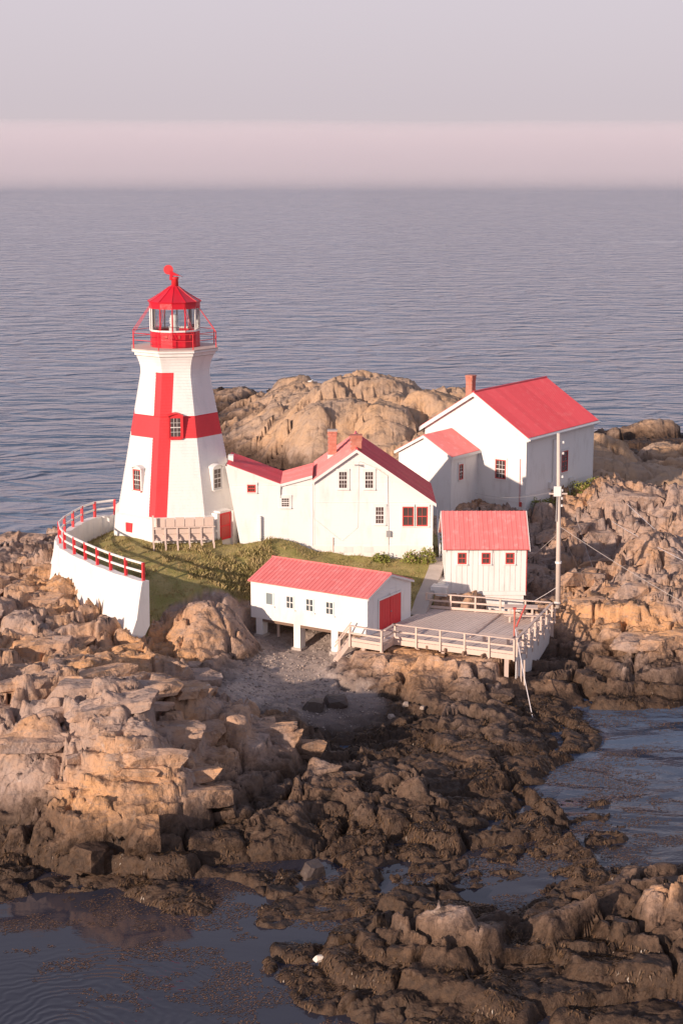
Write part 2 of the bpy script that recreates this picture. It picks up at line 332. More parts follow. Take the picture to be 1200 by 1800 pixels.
def terrain_z(x, y, detail=True):
    z0, tv = base_field(x, y)
    nx = x + .6 * (fbm(x / 2.5, y / 2.5, 3, 3) - .5); ny = y + .6 * (fbm(x / 2.5, y / 2.5, 9, 3) - .5)
    grass = pip(x + .9 * (fbm(x / 1.2, y / 1.2, 31, 3) - .5), y + .9 * (fbm(x / 1.2, y / 1.2, 37, 3) - .5), GRASS).astype(float)
    beach = np.clip(tv[..., 2] * 1.6 - .25, 0, 1) * (1 - grass)
    sm = np.clip(tv[..., 1] * 1.3 - .1, 0, 1)
    rk = np.clip(tv[..., 0] * 1.35 - .12, 0, 1) * (1 - grass)
    sm = sm * (1 - grass)
    low = 1 - sst(.5, 1.6, z0)                                # weed-covered tidal rock: lower, rounder relief
    h1w = blocks(nx, ny, 25, 5.2, 2.9, 100, .2)[0]; frag = .35 + .65 * sst(.35, .65, fbm(x / 7, y / 7, 21, 2))              # massive here, shattered there
    st = .72; wob = .9 * fbm(x / 6, y / 6, 70, 2) + .05 * x + .25 * h1w; t = (z0 + wob) / st; fl = np.floor(t); fr = t - fl
    terr = (fl + sst(.4, .6, fr)) * st - wob
    z = z0 + (terr - z0) * (.85 * rk)
    h1, t1, e1 = blocks(nx, ny, 25, 5.2, 2.9, 100, .2); h2, t2, e2 = blocks(nx, ny, 12, 2.5, 1.15, 200, .12, .6); h3, t3, e3 = blocks(nx, ny, 20, 1.0, .48, 300, .1, .6)
    h4, t4, e4 = blocks(x, y, -35, .34, .24, 400, .1)
    amp = rk * (1 - .45 * low)
    z += amp * (.95 * h1 + .9 * t1 - .9 * (1 - sst(0, .10, e1)))
    z += amp * (.35 + .65 * frag) * (.62 * h2 + .6 * t2 - .42 * (1 - sst(0, .09, e2)))
    z += amp * frag * (.34 * h3 + .36 * t3 - .14 * (1 - sst(0, .12, e3)))
    z += rk * frag * (.05 * h4 + .10 * t4)
    c_, s_ = math.cos(R(62)), math.sin(R(62)); fu, fv = (x * c_ + y * s_) / 2.2, (-x * s_ + y * c_) / .55      # upturned slaty fins
    fin = 1 - np.abs(2 * fbm(fu, fv, 130, 3) - 1); z += amp * frag * .16 * (np.clip(fin, 0, 1) ** 3 - .35)
    z += low * (1 - beach) * (1 - grass) * (.28 * (fbm(x / .8, y / .8, 80, 3) - .5) + .08 * np.abs(np.sin(x * 3.1 + 4 * fbm(x, y, 85, 2))))
    # smooth granite: large whalebacks cut by a few joints
    g1, gt1, ge1 = blocks(nx, ny, 20, 15, 8, 500, .2); g2, gt2, ge2 = blocks(nx, ny, 5, 6.5, 3.2, 600, .2)
    z += sm * (1.2 * g1 + 1.6 * gt1 - 1.2 * (1 - sst(0, .3, ge1)) + .7 * g2 + 1.1 * gt2 - .6 * (1 - sst(0, .16, ge2)) + .12 * h2 + .25 * t2 + .35 + .2 * t3)
    for cx, cy, rx, ry, top, zb in DOMES:                       # bare rounded outcrops split by a few joints
        ca, sa = math.cos(R(20)), math.sin(R(20)); u_, v_ = ((x - cx) * ca + (y - cy) * sa) / rx, (-(x - cx) * sa + (y - cy) * ca) / ry
        r_ = np.sqrt(u_ * u_ + v_ * v_) * (1 + .25 * (fbm(x / 1.3, y / 1.3, 140, 2) - .5)); dm = top - (top - zb) * r_ ** 2.2
        dm = dm + .22 * h2 + .3 * t2 + .1 * h3 + .16 * t3 - .5 * (1 - sst(0, .11, e2)) - .3 * (1 - sst(0, .06, e1)) - .12 * (1 - sst(0, .14, e3))
        k_ = (r_ < 1.2) & (grass < .5); z = np.where(k_, np.maximum(z, dm), z); beach = np.where(k_ & (dm >= z), 0, beach)
    z += beach * (.12 * (fbm(x / 1.5, y / 1.5, 90, 3) - .5) + .10 * np.maximum(0, h3) + .05 * h4)
    z += grass * (.25 * (fbm(x / 1.6, y / 1.6, 95, 3) - .5))
    z += (1 - grass) * .05 * (fbm(x / .15, y / .15, 97, 2) - .5)
    return z, grass, beach, sm, rk
def level_pads(x, y, z):
    """ground under the buildings is never above their floors"""
    for (poly, zmax) in PADS: z = np.where(pip(x, y, poly), np.minimum(z, zmax), z)
    return z
PADS = [([(-5.3, 88.9), (-5.3, 90), (-3, 94), (4.6, 90.2), (2.2, 84.8)], 1.55), ([(0, 84), (3, 83), (9, 81.8), (12.3, 89.8), (5, 92.6), (3.6, 90)], 2.2),
        ([(5.6, 92.7), (10.7, 92.7), (10.7, 97), (5.6, 97)], 3.1), ([(-2, 96.7), (5.6, 96.7), (5.6, 103.3), (-7, 103.3), (-7, 97)], 4.6), ([(4, 106), (12, 110.5), (18, 119), (10, 124), (3, 116)], 4.6)]
DX = .085; xs = np.arange(-33, 34.01, DX)
yl = [45.0]
while yl[-1] < 215: yl.append(yl[-1] + max(.075, .075 * (yl[-1] / 62) ** 1.5 if yl[-1] < 110 else .2 * (yl[-1] / 110) ** 1.4))
ys = np.array(yl)
GX, GY = np.meshgrid(xs, ys)
GZ, MG, MBch, MS, MRk = terrain_z(GX, GY)
GZ = level_pads(GX, GY, GZ)
def ground(x, y):
    i = int(np.clip(np.searchsorted(ys, y), 1, len(ys) - 1)); j = int(np.clip(round((x + 33) / DX), 0, len(xs) - 1))
    return float(GZ[i, j])
def build_terrain():
    # small sideways jitter so that faces break up like rock
    jx = (vnoise(GX / .33, GY / .33, 41) - .5) * .10 * MRk + (vnoise(GX / .9, GZ / .35 + GY / .9, 42) - .5) * .14 * MRk
    jy = (vnoise(GX / .33, GY / .33, 43) - .5) * .10 * MRk + (vnoise(GX / .9, GZ / .35 + GY / .9, 44) - .5) * .14 * MRk
    ny, nx = GX.shape
    V = np.stack([GX + jx, GY + jy, GZ], -1).reshape(-1, 3)
    ii = np.arange(ny * nx).reshape(ny, nx)
    q = np.stack([ii[:-1, :-1], ii[:-1, 1:], ii[1:, 1:], ii[1:, :-1]], -1).reshape(-1, 4)
    zq = V[:, 2][q].max(1); q = q[zq > -.7]
    used = np.zeros(len(V), bool); used[q.ravel()] = True
    mp = np.cumsum(used) - 1; V = V[used]; q = mp[q]
    me = bpy.data.meshes.new('island_terrain')
    me.vertices.add(len(V)); me.vertices.foreach_set('co', V.ravel().astype(np.float32))
    me.loops.add(q.size); me.loops.foreach_set('vertex_index', q.ravel().astype(np.int32))
    me.polygons.add(len(q)); me.polygons.foreach_set('loop_start', np.arange(0, q.size, 4, dtype=np.int32)); me.polygons.foreach_set('loop_total', np.full(len(q), 4, np.int32))
    me.update(calc_edges=True)
    for nm, arr in (('m_grass', MG), ('m_beach', MBch), ('m_smooth', MS)):
        a = me.attributes.new(nm, 'FLOAT', 'POINT'); a.data.foreach_set('value', arr.ravel()[used].astype(np.float32))
    o = bpy.data.objects.new('island_terrain', me); COL.objects.link(o); o['kind'] = 'structure'
    return o
def rockmat(name, use_attr):
    m, nt, b, N = newmat(name)
    pos = geo_pos(nt, N)
    sz = N('ShaderNodeSeparateXYZ'); nt.links.new(pos, sz.inputs[0])
    nA = noise(nt, N, pos, 0.16, 5, 0.6); nB = noise(nt, N, pos, 0.8, 6, 0.65, 0.4); nC = noise(nt, N, pos, 4.5, 8, 0.7); nD = noise(nt, N, geo_pos(nt, N, (1, 1, 3.5)), 1.6, 6, 0.7, 0.6)
    c = mixc(nt, N, rampf(nt, N, nB.outputs[0], 0.36, 0.64), (0.40, 0.295, 0.25), (0.46, 0.305, 0.225))
    c = mixc(nt, N, rampf(nt, N, nA.outputs[0], 0.45, 0.62), c, (0.60, 0.33, 0.165))
    k = N('ShaderNodeMath', operation='MULTIPLY'); k.inputs[1].default_value = .75; nt.links.new(rampf(nt, N, nD.outputs[0], 0.5, 0.72), k.inputs[0])
    c = mixc(nt, N, k.outputs[0], c, (0.27, 0.225, 0.21))
    k = N('ShaderNodeMath', operation='MULTIPLY'); k.inputs[1].default_value = .6; nt.links.new(rampf(nt, N, nC.outputs[0], 0.52, 0.75), k.inputs[0])
    c = mixc(nt, N, k.outputs[0], c, (0.17, 0.12, 0.095))
    nL = noise(nt, N, pos, 1.3, 5, .7, .8); nM = noise(nt, N, geo_pos(nt, N, (1, 1, .35)), 2.4, 5, .7)
    k = N('ShaderNodeMath', operation='MULTIPLY'); k.inputs[1].default_value = .7; nt.links.new(rampf(nt, N, nL.outputs[0], .6, .7), k.inputs[0])
    c = mixc(nt, N, k.outputs[0], c, (0.57, 0.47, 0.41))                       # pale weathered and guano-washed patches
    k = N('ShaderNodeMath', operation='MULTIPLY'); k.inputs[1].default_value = .75; nt.links.new(rampf(nt, N, nM.outputs[0], .58, .7), k.inputs[0])
    c = mixc(nt, N, k.outputs[0], c, (0.13, 0.095, 0.08))                      # dark mineral and lichen stains
    # tide marks: dark algae band, then wrack-covered rock near the water
    nz = N('ShaderNodeMath', operation='MULTIPLY_ADD'); nt.links.new(nB.outputs[0], nz.inputs[0]); nz.inputs[1].default_value = -2.2; nt.links.new(sz.outputs[2], nz.inputs[2])
    ex = rampf(nt, N, sz.outputs[1], 74, 60); exm = N('ShaderNodeMath', operation='MULTIPLY_ADD'); exm.inputs[1].default_value = -.4; nt.links.new(ex, exm.inputs[0]); nt.links.new(nz.outputs[0], exm.inputs[2]); nz = exm   # outer rocks are wetted higher
    nz2 = N('ShaderNodeMath', operation='MULTIPLY_ADD'); nt.links.new(nC.outputs[0], nz2.inputs[0]); nz2.inputs[1].default_value = -1.0; nt.links.new(nz.outputs[0], nz2.inputs[2])
    wl = rampf(nt, N, nz2.outputs[0], 0.6, -0.2)
    wk = N('ShaderNodeMath', operation='MULTIPLY'); wk.inputs[1].default_value = .85; nt.links.new(wl, wk.inputs[0])
    algae = mixc(nt, N, nC.outputs[0], (0.13, 0.079, 0.054), (0.075, 0.047, 0.034))
    c = mixc(nt, N, wk.outputs[0], c, algae)
    weed = mixc(nt, N, rampf(nt, N, nC.outputs[0], .4, .65), (0.09, 0.053, 0.033), (0.045, 0.028, 0.02))
    wd = rampf(nt, N, nz2.outputs[0], -0.25, -0.95)
    c = mixc(nt, N, wd, c, weed)
    if use_attr:
        def att(n_):
            a = N('ShaderNodeAttribute'); a.attribute_name = n_; return a.outputs['Fac']
        sm = mixc(nt, N, rampf(nt, N, nB.outputs[0], .35, .65), (0.42, 0.30, 0.215), (0.50, 0.33, 0.20))
        hi = rampf(nt, N, nz.outputs[0], -.2, 1.4)
        f = N('ShaderNodeMath', operation='MULTIPLY'); nt.links.new(att('m_smooth'), f.inputs[0]); nt.links.new(hi, f.inputs[1])
        f2 = N('ShaderNodeMath', operation='MULTIPLY'); f2.inputs[1].default_value = .7; nt.links.new(f.outputs[0], f2.inputs[0])
        c = mixc(nt, N, f2.outputs[0], c, sm)
        vo = N('ShaderNodeTexVoronoi'); vo.inputs['Scale'].default_value = 7; nt.links.new(pos, vo.inputs['Vector'])
        peb = mixc(nt, N, vo.outputs['Color'], (0.29, 0.225, 0.195), (0.42, 0.34, 0.30))
        dampb = rampf(nt, N, sz.outputs[2], 1.15, 0.6)
        peb = mixc(nt, N, dampb, peb, (0.16, 0.12, 0.105))
        c = mixc(nt, N, att('m_beach'), c, peb)
        gr = mixc(nt, N, rampf(nt, N, nB.outputs[0], .38, .62), (0.27, 0.245, 0.075), (0.38, 0.30, 0.125))
        c = mixc(nt, N, att('m_grass'), c, gr)
    nt.links.new(c, b.inputs['Base Color'])
    ro = mixc(nt, N, wl, (0.9, 0.9, 0.9), (0.62, 0.62, 0.62)); nt.links.new(ro, b.inputs['Roughness'])
    b.inputs['Specular IOR Level'].default_value = 0.3
    # relief: angular facets and open joints, warped so that no pattern repeats
    wv_ = N('ShaderNodeVectorMath', operation='MULTIPLY_ADD'); wn_ = noise(nt, N, pos, 0.9, 4, .6)
    nt.links.new(wn_.outputs['Color'], wv_.inputs[0]); wv_.inputs[1].default_value = (.55, .55, .55); nt.links.new(pos, wv_.inputs[2])
    mp_ = N('ShaderNodeMapping'); mp_.inputs['Rotation'].default_value = (.25, -.35, .5); mp_.inputs['Scale'].default_value = (1, 1.7, .75); nt.links.new(wv_.outputs[0], mp_.inputs[0])
    acc = None
    for sc_, wf in ((.75, .75), (2.1, .65)):
        v1 = N('ShaderNodeTexVoronoi'); v1.inputs['Scale'].default_value = sc_; nt.links.new(mp_.outputs[0], v1.inputs['Vector'])
        sb = N('ShaderNodeVectorMath', operation='SUBTRACT'); nt.links.new(mp_.outputs[0], sb.inputs[0]); nt.links.new(v1.outputs['Position'], sb.inputs[1])
        rc_ = N('ShaderNodeVectorMath', operation='SUBTRACT'); nt.links.new(v1.outputs['Color'], rc_.inputs[0]); rc_.inputs[1].default_value = (.5, .5, .5)
        dt = N('ShaderNodeVectorMath', operation='DOT_PRODUCT'); nt.links.new(sb.outputs[0], dt.inputs[0]); nt.links.new(rc_.outputs[0], dt.inputs[1])
        a_ = N('ShaderNodeMath', operation='MULTIPLY_ADD'); a_.inputs[1].default_value = wf; nt.links.new(dt.outputs['Value'], a_.inputs[0])
        if acc is not None: nt.links.new(acc, a_.inputs[2])
        else: a_.inputs[2].default_value = 0
        acc = a_.outputs[0]
    a_ = N('ShaderNodeMath', operation='MULTIPLY_ADD'); a_.inputs[1].default_value = .10; nt.links.new(nC.outputs[0], a_.inputs[0]); nt.links.new(acc, a_.inputs[2])
    kk = N('ShaderNodeMath', operation='MULTIPLY'); nt.links.new(a_.outputs[0], kk.inputs[0])
    if use_attr:
        g_ = N('ShaderNodeMath', operation='MAXIMUM'); gs_ = N('ShaderNodeMath', operation='MULTIPLY_ADD'); gs_.inputs[1].default_value = .55; nt.links.new(att('m_smooth'), gs_.inputs[0]); nt.links.new(att('m_grass'), gs_.inputs[2]); nt.links.new(gs_.outputs[0], g_.inputs[0]); nt.links.new(att('m_beach'), g_.inputs[1])
        g2_ = N('ShaderNodeMath', operation='MULTIPLY_ADD'); g2_.inputs[1].default_value = -.85; g2_.inputs[2].default_value = 1; nt.links.new(g_.outputs[0], g2_.inputs[0]); nt.links.new(g2_.outputs[0], kk.inputs[1])
    else: kk.inputs[1].default_value = 1
    bump(nt, N, b, kk.outputs[0], 1.0, 0.9)
    return m
M['terrain'] = rockmat('island_ground', True); M['rock'] = rockmat('fractured_rock', False)
terrain = build_terrain(); terrain.data.materials.append(M['terrain']); ORIG[terrain.name] = Vector((0, 0, 0))

# ------------------------------------------------------------------ sea
def seamat():
    m, nt, b, N = newmat('sea_water')
    pos = geo_pos(nt, N); sp = N('ShaderNodeSeparateXYZ'); nt.links.new(pos, sp.inputs[0])
    big = noise(nt, N, geo_pos(nt, N, (.55, 1.0, 1)), 0.25, 2, .5, .8)
    mid = noise(nt, N, geo_pos(nt, N, (.55, 1.0, 1)), 1.1, 4, .6, .4)
    fine = noise(nt, N, geo_pos(nt, N, (.6, 1.0, 1)), 4.5, 3, .6)
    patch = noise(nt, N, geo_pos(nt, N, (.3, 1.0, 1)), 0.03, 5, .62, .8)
    h1 = N('ShaderNodeMath', operation='MULTIPLY'); h1.inputs[1].default_value = 1.9; nt.links.new(big.outputs[0], h1.inputs[0])
    h2 = N('ShaderNodeMath', operation='MULTIPLY_ADD'); h2.inputs[1].default_value = .26; nt.links.new(mid.outputs[0], h2.inputs[0]); nt.links.new(h1.outputs[0], h2.inputs[2])
    h3 = N('ShaderNodeMath', operation='MULTIPLY_ADD'); h3.inputs[1].default_value = .03; nt.links.new(fine.outputs[0], h3.inputs[0]); nt.links.new(h2.outputs[0], h3.inputs[2])
    # open sea is choppy, the pools between the near rocks lie almost still; rings spread from one spot in the left pool
    opn = rampf(nt, N, sp.outputs[1], 74, 118)
    cove = rampf(nt, N, sp.outputs[0], 6.5, 10.5); cv = N('ShaderNodeMath', operation='MULTIPLY'); cv.inputs[1].default_value = .2; nt.links.new(cove, cv.inputs[0])
    st = N('ShaderNodeMath', operation='MULTIPLY_ADD'); st.inputs[1].default_value = .9; nt.links.new(opn, st.inputs[0])
    st0 = N('ShaderNodeMath', operation='ADD'); st0.inputs[1].default_value = .012; nt.links.new(cv.outputs[0], st0.inputs[0]); nt.links.new(st0.outputs[0], st.inputs[2])
    pk = N('ShaderNodeMath', operation='MULTIPLY_ADD'); pk.inputs[1].default_value = 4.2; pk.inputs[2].default_value = -1.05; nt.links.new(patch.outputs[0], pk.inputs[0])
    st2 = N('ShaderNodeMath', operation='MULTIPLY'); nt.links.new(st.outputs[0], st2.inputs[0]); nt.links.new(pk.outputs[0], st2.inputs[1])
    bp = bump(nt, N, b, h3.outputs[0], 1.0, 2.4); nt.links.new(st2.outputs[0], bp.inputs['Strength'])
    rc = atz(120, 1815, 0); vm = N('ShaderNodeVectorMath', operation='DISTANCE'); vm.inputs[1].default_value = (rc.x, rc.y, 0); nt.links.new(pos, vm.inputs[0])
    nd = noise(nt, N, pos, .35, 3); nda = N('ShaderNodeMath', operation='MULTIPLY_ADD'); nda.inputs[1].default_value = 2.4; nt.links.new(nd.outputs[0], nda.inputs[0]); nt.links.new(vm.outputs['Value'], nda.inputs[2])
    rs = N('ShaderNodeMath', operation='MULTIPLY'); rs.inputs[1].default_value = 17; nt.links.new(nda.outputs[0], rs.inputs[0])
    si = N('ShaderNodeMath', operation='SINE'); nt.links.new(rs.outputs[0], si.inputs[0])
    fo = rampf(nt, N, vm.outputs['Value'], 6.5, .5); rg = N('ShaderNodeMath', operation='MULTIPLY'); nt.links.new(si.outputs[0], rg.inputs[0]); nt.links.new(fo, rg.inputs[1])
    b2_ = N('ShaderNodeBump'); b2_.inputs['Strength'].default_value = .14; b2_.inputs['Distance'].default_value = .05; nt.links.new(rg.outputs[0], b2_.inputs['Height'])
    nt.links.new(bp.outputs[0], b2_.inputs['Normal']); nt.links.new(b2_.outputs[0], b.inputs['Normal'])
    c = mixc(nt, N, rampf(nt, N, patch.outputs[0], .38, .6), (0.055, 0.095, 0.16), (0.14, 0.19, 0.28)); c = mixc(nt, N, rampf(nt, N, sp.outputs[1], 64, 86), (0.034, 0.034, 0.048), c)      # light and dark of wind streaks painted by patch; dark weedy bottom under the near pools
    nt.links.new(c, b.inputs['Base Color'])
    b.inputs['Roughness'].default_value = 0.05; b.inputs['IOR'].default_value = 1.33
    return m
M['sea'] = seamat()
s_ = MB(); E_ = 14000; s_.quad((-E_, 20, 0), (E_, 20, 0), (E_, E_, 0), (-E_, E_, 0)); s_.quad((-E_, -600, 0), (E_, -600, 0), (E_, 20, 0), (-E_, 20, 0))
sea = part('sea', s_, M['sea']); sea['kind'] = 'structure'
#--BUILDINGS--
# ================================================================== building helpers
def window(parent, c, ux, w, h, cols=2, rows=2, frame='red_frame', glass='glass', muntin='white', trim=None, n=None, depth=.05, sash=True, name='window', label=None, mw=.02):
    """c: bottom-centre on the wall, ux: unit vector to the right along the wall, n: outward normal"""
    c = Vector(c); ux = Vector(ux); n = Vector(n) if n is not None else Vector((ux.y, -ux.x, 0))
    t = .07; f = MB(); o = c - ux * w / 2
    up = Z
    f.obox(o - n * .02, ux * t, up * h, n * (depth + .02)); f.obox(o + ux * (w - t) - n * .02, ux * t, up * h, n * (depth + .02))
    f.obox(o + ux * t - n * .02, ux * (w - 2 * t), up * t, n * (depth + .02)); f.obox(o + ux * t + up * (h - t) - n * .02, ux * (w - 2 * t), up * t, n * (depth + .02))
    wdw = part(name, f, M[frame], parent, label=label)
    p = MB(); p.obox(o + ux * (t * .9) + up * (t * .9) - n * .015, ux * (w - 1.8 * t), up * (h - 1.8 * t), n * .03); part('pane', p, M[glass], wdw)
    mm = MB(); iw = w - 2 * t; ih = h - 2 * t
    for i in range(1, cols): mm.obox(o + ux * (t + iw * i / cols - mw / 2) + up * t + n * .014, ux * mw, up * ih, n * .02)
    for j in range(1, rows):
        th = .055 if (sash and j * 2 == rows) else mw
        mm.obox(o + ux * t + up * (t + ih * j / rows - th / 2) + n * .013, ux * iw, up * th, n * (.026 if th > .03 else .023))
    if cols > 1 or rows > 1: part('muntins', mm, M[muntin], wdw)
    if trim:
        tr = MB(); a = .1; e = depth - .012
        tr.obox(o - ux * a, ux * a, up * h, n * e); tr.obox(o + ux * w, ux * a, up * h, n * e)
        tr.obox(o - ux * a + up * h, ux * (w + 2 * a), up * (a * 1.2), n * (e + .02)); part('trim', tr, M[trim], wdw)
    s = MB(); s.obox(o - ux * .08 - up * .06, ux * (w + .16), up * .06, n * (depth + .05)); part('sill', s, M[trim or frame], wdw)
    return wdw
def lapwall(mb, o, ux, n, prof, course=.16, lap=.018, z0=0.0):
    """clapboarded wall: prof = [(z, left, right)] rising, distances along ux; every course leans out at its foot"""
    o = Vector(o); zs = [p[0] for p in prof]
    def at(z):
        for (a, l0, r0), (b, l1, r1) in zip(prof, prof[1:]):
            if a <= z <= b + 1e-9:
                k = (z - a) / (b - a) if b > a else 0; return l0 + (l1 - l0) * k, r0 + (r1 - r0) * k
        return prof[-1][1:]
    cuts = sorted(set([round(zs[0] + i * course, 4) for i in range(int((zs[-1] - zs[0]) / course) + 1)] + zs))
    cuts = [c_ for i, c_ in enumerate(cuts) if i == 0 or c_ - cuts[i - 1] > 1e-3]
    for a, b in zip(cuts, cuts[1:]):
        la, ra = at(a); lb, rb = at(b - 1e-6)
        A = o + ux * la + Z * a; B = o + ux * ra + Z * a; C = o + ux * rb + Z * b; D_ = o + ux * lb + Z * b
        if (rb - lb) < .01: mb.poly([A + n * lap, B + n * lap, C])
        else: mb.quad(A + n * lap, B + n * lap, C, D_)
        mb.quad(A, B, B + n * lap, A + n * lap)
def roof_slope(parent, e0, e1, r0, r1, mat, panel=.75, thick=.07, ribs=3, name='roof', rib_h=.022):
    """sheet-metal slope between eave e0-e1 and ridge r0-r1: a part with one child per metal sheet"""
    e0, e1, r0, r1 = map(Vector, (e0, e1, r0, r1))
    L = (e1 - e0).length; n = max(1, round(L / panel))
    nrm = (e1 - e0).cross(r0 - e0).normalized()
    if nrm.z < 0: nrm = -nrm
    base = MB(); d = nrm * -thick
    base.poly([e0 + d, e1 + d, r1 + d, r0 + d]); base.poly([e0 - nrm * .004, e1 - nrm * .004, r1 - nrm * .004, r0 - nrm * .004])
    for a, b in ((e0, e1), (e1, r1), (r1, r0), (r0, e0)): base.quad(a + d, b + d, b - nrm * .004, a - nrm * .004)
    rf = part(name, base, mat, parent)
    for i in range(n):
        m = MB(); a0, a1 = i / n, (i + 1) / n
        def P_(u, v, h=0): return (e0 + (e1 - e0) * u) * (1 - v) + (r0 + (r1 - r0) * u) * v + nrm * h
        st = [a0]; hs = [0.0]
        for k in range(ribs):
            c = a0 + (a1 - a0) * (k + .5) / ribs; w = .025 / L; 
            st += [c - w * 1.6, c - w, c + w, c + w * 1.6]; hs += [0, rib_h, rib_h, 0]
        st.append(a1 - .003 / L); hs.append(0)
        for (u0, h0), (u1, h1) in zip(zip(st, hs), zip(st[1:], hs[1:])):
            m.quad(P_(u0, 0, h0), P_(u1, 0, h1), P_(u1, 1, h1), P_(u0, 1, h0))
        part('roof_sheet', m, mat, rf)
    return rf
def chimney(parent, c, w, d, z0, z1, ang=0, base_white=0.0, cap=True, mat='brick'):
    """brick stack with courses of single bricks on the faces; returns the part"""
    ux, uy = hv(ang), hv(ang + 90); c = Vector((c[0], c[1], 0))
    core = MB(); core.obox(c - ux * (w / 2 - .012) - uy * (d / 2 - .012) + Z * z0, ux * (w - .024), uy * (d - .024), Z * (z1 - z0))
    ch = part('chimney', core, M['concrete'] , parent)
    if base_white > 0:
        b = MB(); b.obox(c - ux * (w / 2 + .03) - uy * (d / 2 + .03) + Z * z0, ux * (w + .06), uy * (d + .06), Z * base_white); part('flashing', b, M['white'], ch); z0 = z0 + base_white
    bh = .115; nz = max(1, int((z1 - z0) / bh)); bh = (z1 - z0) / nz
    me = MB(); me.obox((-.5, -.5, .04), (1, 0, 0), (0, 1, 0), (0, 0, .9)); mesh = me.mesh('brick', M['brick'])
    for k in range(nz):
        z = z0 + k * bh; grow = .03 if (cap and k >= nz - 2) else 0
        for s in (-1, 1):
            for (wx, px_, ax_, oth) in ((w, ux, ang, d), (d, uy, ang + 90, w)):
                q = uy if px_ is ux else ux
                nb = 2
                for j in range(nb):
                    off = (j + .5) / nb - .5 + (.05 if k % 2 else -.05)
                    ll = wx / nb * .96
                    inst('brick', mesh, ch, c + px_ * (off * wx * .93) + q * s * (oth / 2 - .02 + grow) + Z * z, R(ax_), (ll + grow, .06, bh))
    t = MB(); t.obox(c - ux * (w / 2 + .05) - uy * (d / 2 + .05) + Z * z1, ux * (w + .1), uy * (d + .1), Z * .07); part('cap', t, M['concrete'] if base_white else M['brick'], ch)
    return ch

# ================================================================== LIGHTHOUSE
TC = Vector((-9.88, 101.0, 5.0)); A0 = R(-15); TS = 1.04
LH = thing('lighthouse', 'tall white octagonal lighthouse with a red cross and a red lantern room', 'lighthouse', TC)
p = MB(); p.lathe(TC, [(4.22, 3.6), (4.17, 5.05), (4.0, 6.42), (3.76, 6.55)], 8, A0); part('plinth', p, M['plaster'], LH)
# shingled shaft in lapped courses; the cross is painted on the shingles
def shaft_r(z):
    if z < 14.6: return 3.62 + (2.07 - 3.62) * (z - 6.5) / 8.1
    t = (z - 14.6) / 1.15; return 2.07 + .28 * t * t - .05 * t * (1 - t)
def corner(k, r): r = r * TS; a = A0 + k * math.pi / 4; return Vector((TC.x + r * math.sin(a), TC.y - r * math.cos(a), 0))
sh = MB(); BZ0, BZ1, CT = 11.05, 12.33, 14.83
cuts = sorted(set([round(6.5 + .175 * i, 3) for i in range(53)] + [BZ0, BZ1, CT, 15.75])); cuts = [c for c in cuts if c <= 15.75]
cuts = [c for i, c in enumerate(cuts) if i == 0 or c - cuts[i - 1] > .03]
for a, b in zip(cuts, cuts[1:]):
    zm = (a + b) / 2
    for k in range(8):
        lo0, lo1 = corner(k, shaft_r(a) + .034), corner(k + 1, shaft_r(a) + .034); hi0, hi1 = corner(k, shaft_r(b)), corner(k + 1, shaft_r(b))
        L = (lo1 - lo0).length
        if BZ0 <= zm <= BZ1: sp = [(0, 1, 1)]
        elif zm < CT and k == 0: q = .70 / L; sp = [(0, q, 1), (q, 1, 0)]
        elif zm < CT and k == 7: q = 1 - .50 / L; sp = [(0, q, 0), (q, 1, 1)]
        else: sp = [(0, 1, 0)]
        for u0, u1, mi in sp:
            A, B = lo0.lerp(lo1, u0) + Z * a, lo0.lerp(lo1, u1) + Z * a; C, D_ = hi0.lerp(hi1, u1) + Z * b, hi0.lerp(hi1, u0) + Z * b
            sh.quad(A, B, C, D_, mi)
        i0, i1 = corner(k, shaft_r(a)), corner(k + 1, shaft_r(a)); sh.quad(i0 + Z * a, i1 + Z * a, lo1 + Z * a, lo0 + Z * a)
def shinglemat(name, col):
    m, nt, b, N = newmat(name)
    tcn = N('ShaderNodeNewGeometry'); n2 = noise(nt, N, tcn.outputs['Position'], 9, 4); n1 = noise(nt, N, geo_pos(nt, N, (1, 1, .3)), 1.6, 5)
    c = mixc(nt, N, rampf(nt, N, n1.outputs[0], .5, .8), col, tuple(v * .86 for v in col)); nt.links.new(c, b.inputs['Base Color'])
    b.inputs['Roughness'].default_value = .6
    vo = N('ShaderNodeTexVoronoi'); vo.inputs['Scale'].default_value = 6.5; nt.links.new(tcn.outputs['Position'], vo.inputs['Vector'])
    bump(nt, N, b, vo.outputs['Color'], .5, .03); return m
part('shaft', sh, [shinglemat('white_shingles', (.80, .775, .75)), shinglemat('red_shingles', (.72, .04, .05))], LH)
g = MB(); g.lathe(TC, [(2.39, 15.75), (2.56, 15.79), (2.57, 15.95), (2.72, 16.0), (2.72, 16.1), (2.66, 16.13)], 8, A0); part('gallery_cornice', g, M['white'], LH)
g = MB(); g.lathe(TC, [(2.74, 16.13), (2.74, 16.17)], 8, A0); part('gallery_floor', g, M['wood'], LH)
# gallery rail
pm = MB(); pm.tube([(0, 0, 0), (0, 0, .92)], .03, 6); pmesh = pm.mesh('gallery_post', M['red'])
pc = [corner(k, 2.5) + Z * 16.17 for k in range(8)]
for k in range(8):
    inst('gallery_post', pmesh, LH, pc[k])
    for h in (.9, .5):
        r_ = MB(); r_.tube([pc[k] + Z * h, pc[(k + 1) % 8] + Z * h], .02, 5); part('gallery_rail', r_, M['red'], LH)
    a = A0 + k * math.pi / 4; e = Vector((TC.x + 1.45 * math.sin(a), TC.y - 1.45 * math.cos(a), 18.62))
    for off in (-.06, .06):
        t_ = Vector((math.cos(a), math.sin(a), 0)) * off
        r_ = MB(); r_.tube([e + t_, pc[k] + Z * .9 + t_], .012, 4); part('stay_rod', r_, M['red'], LH)
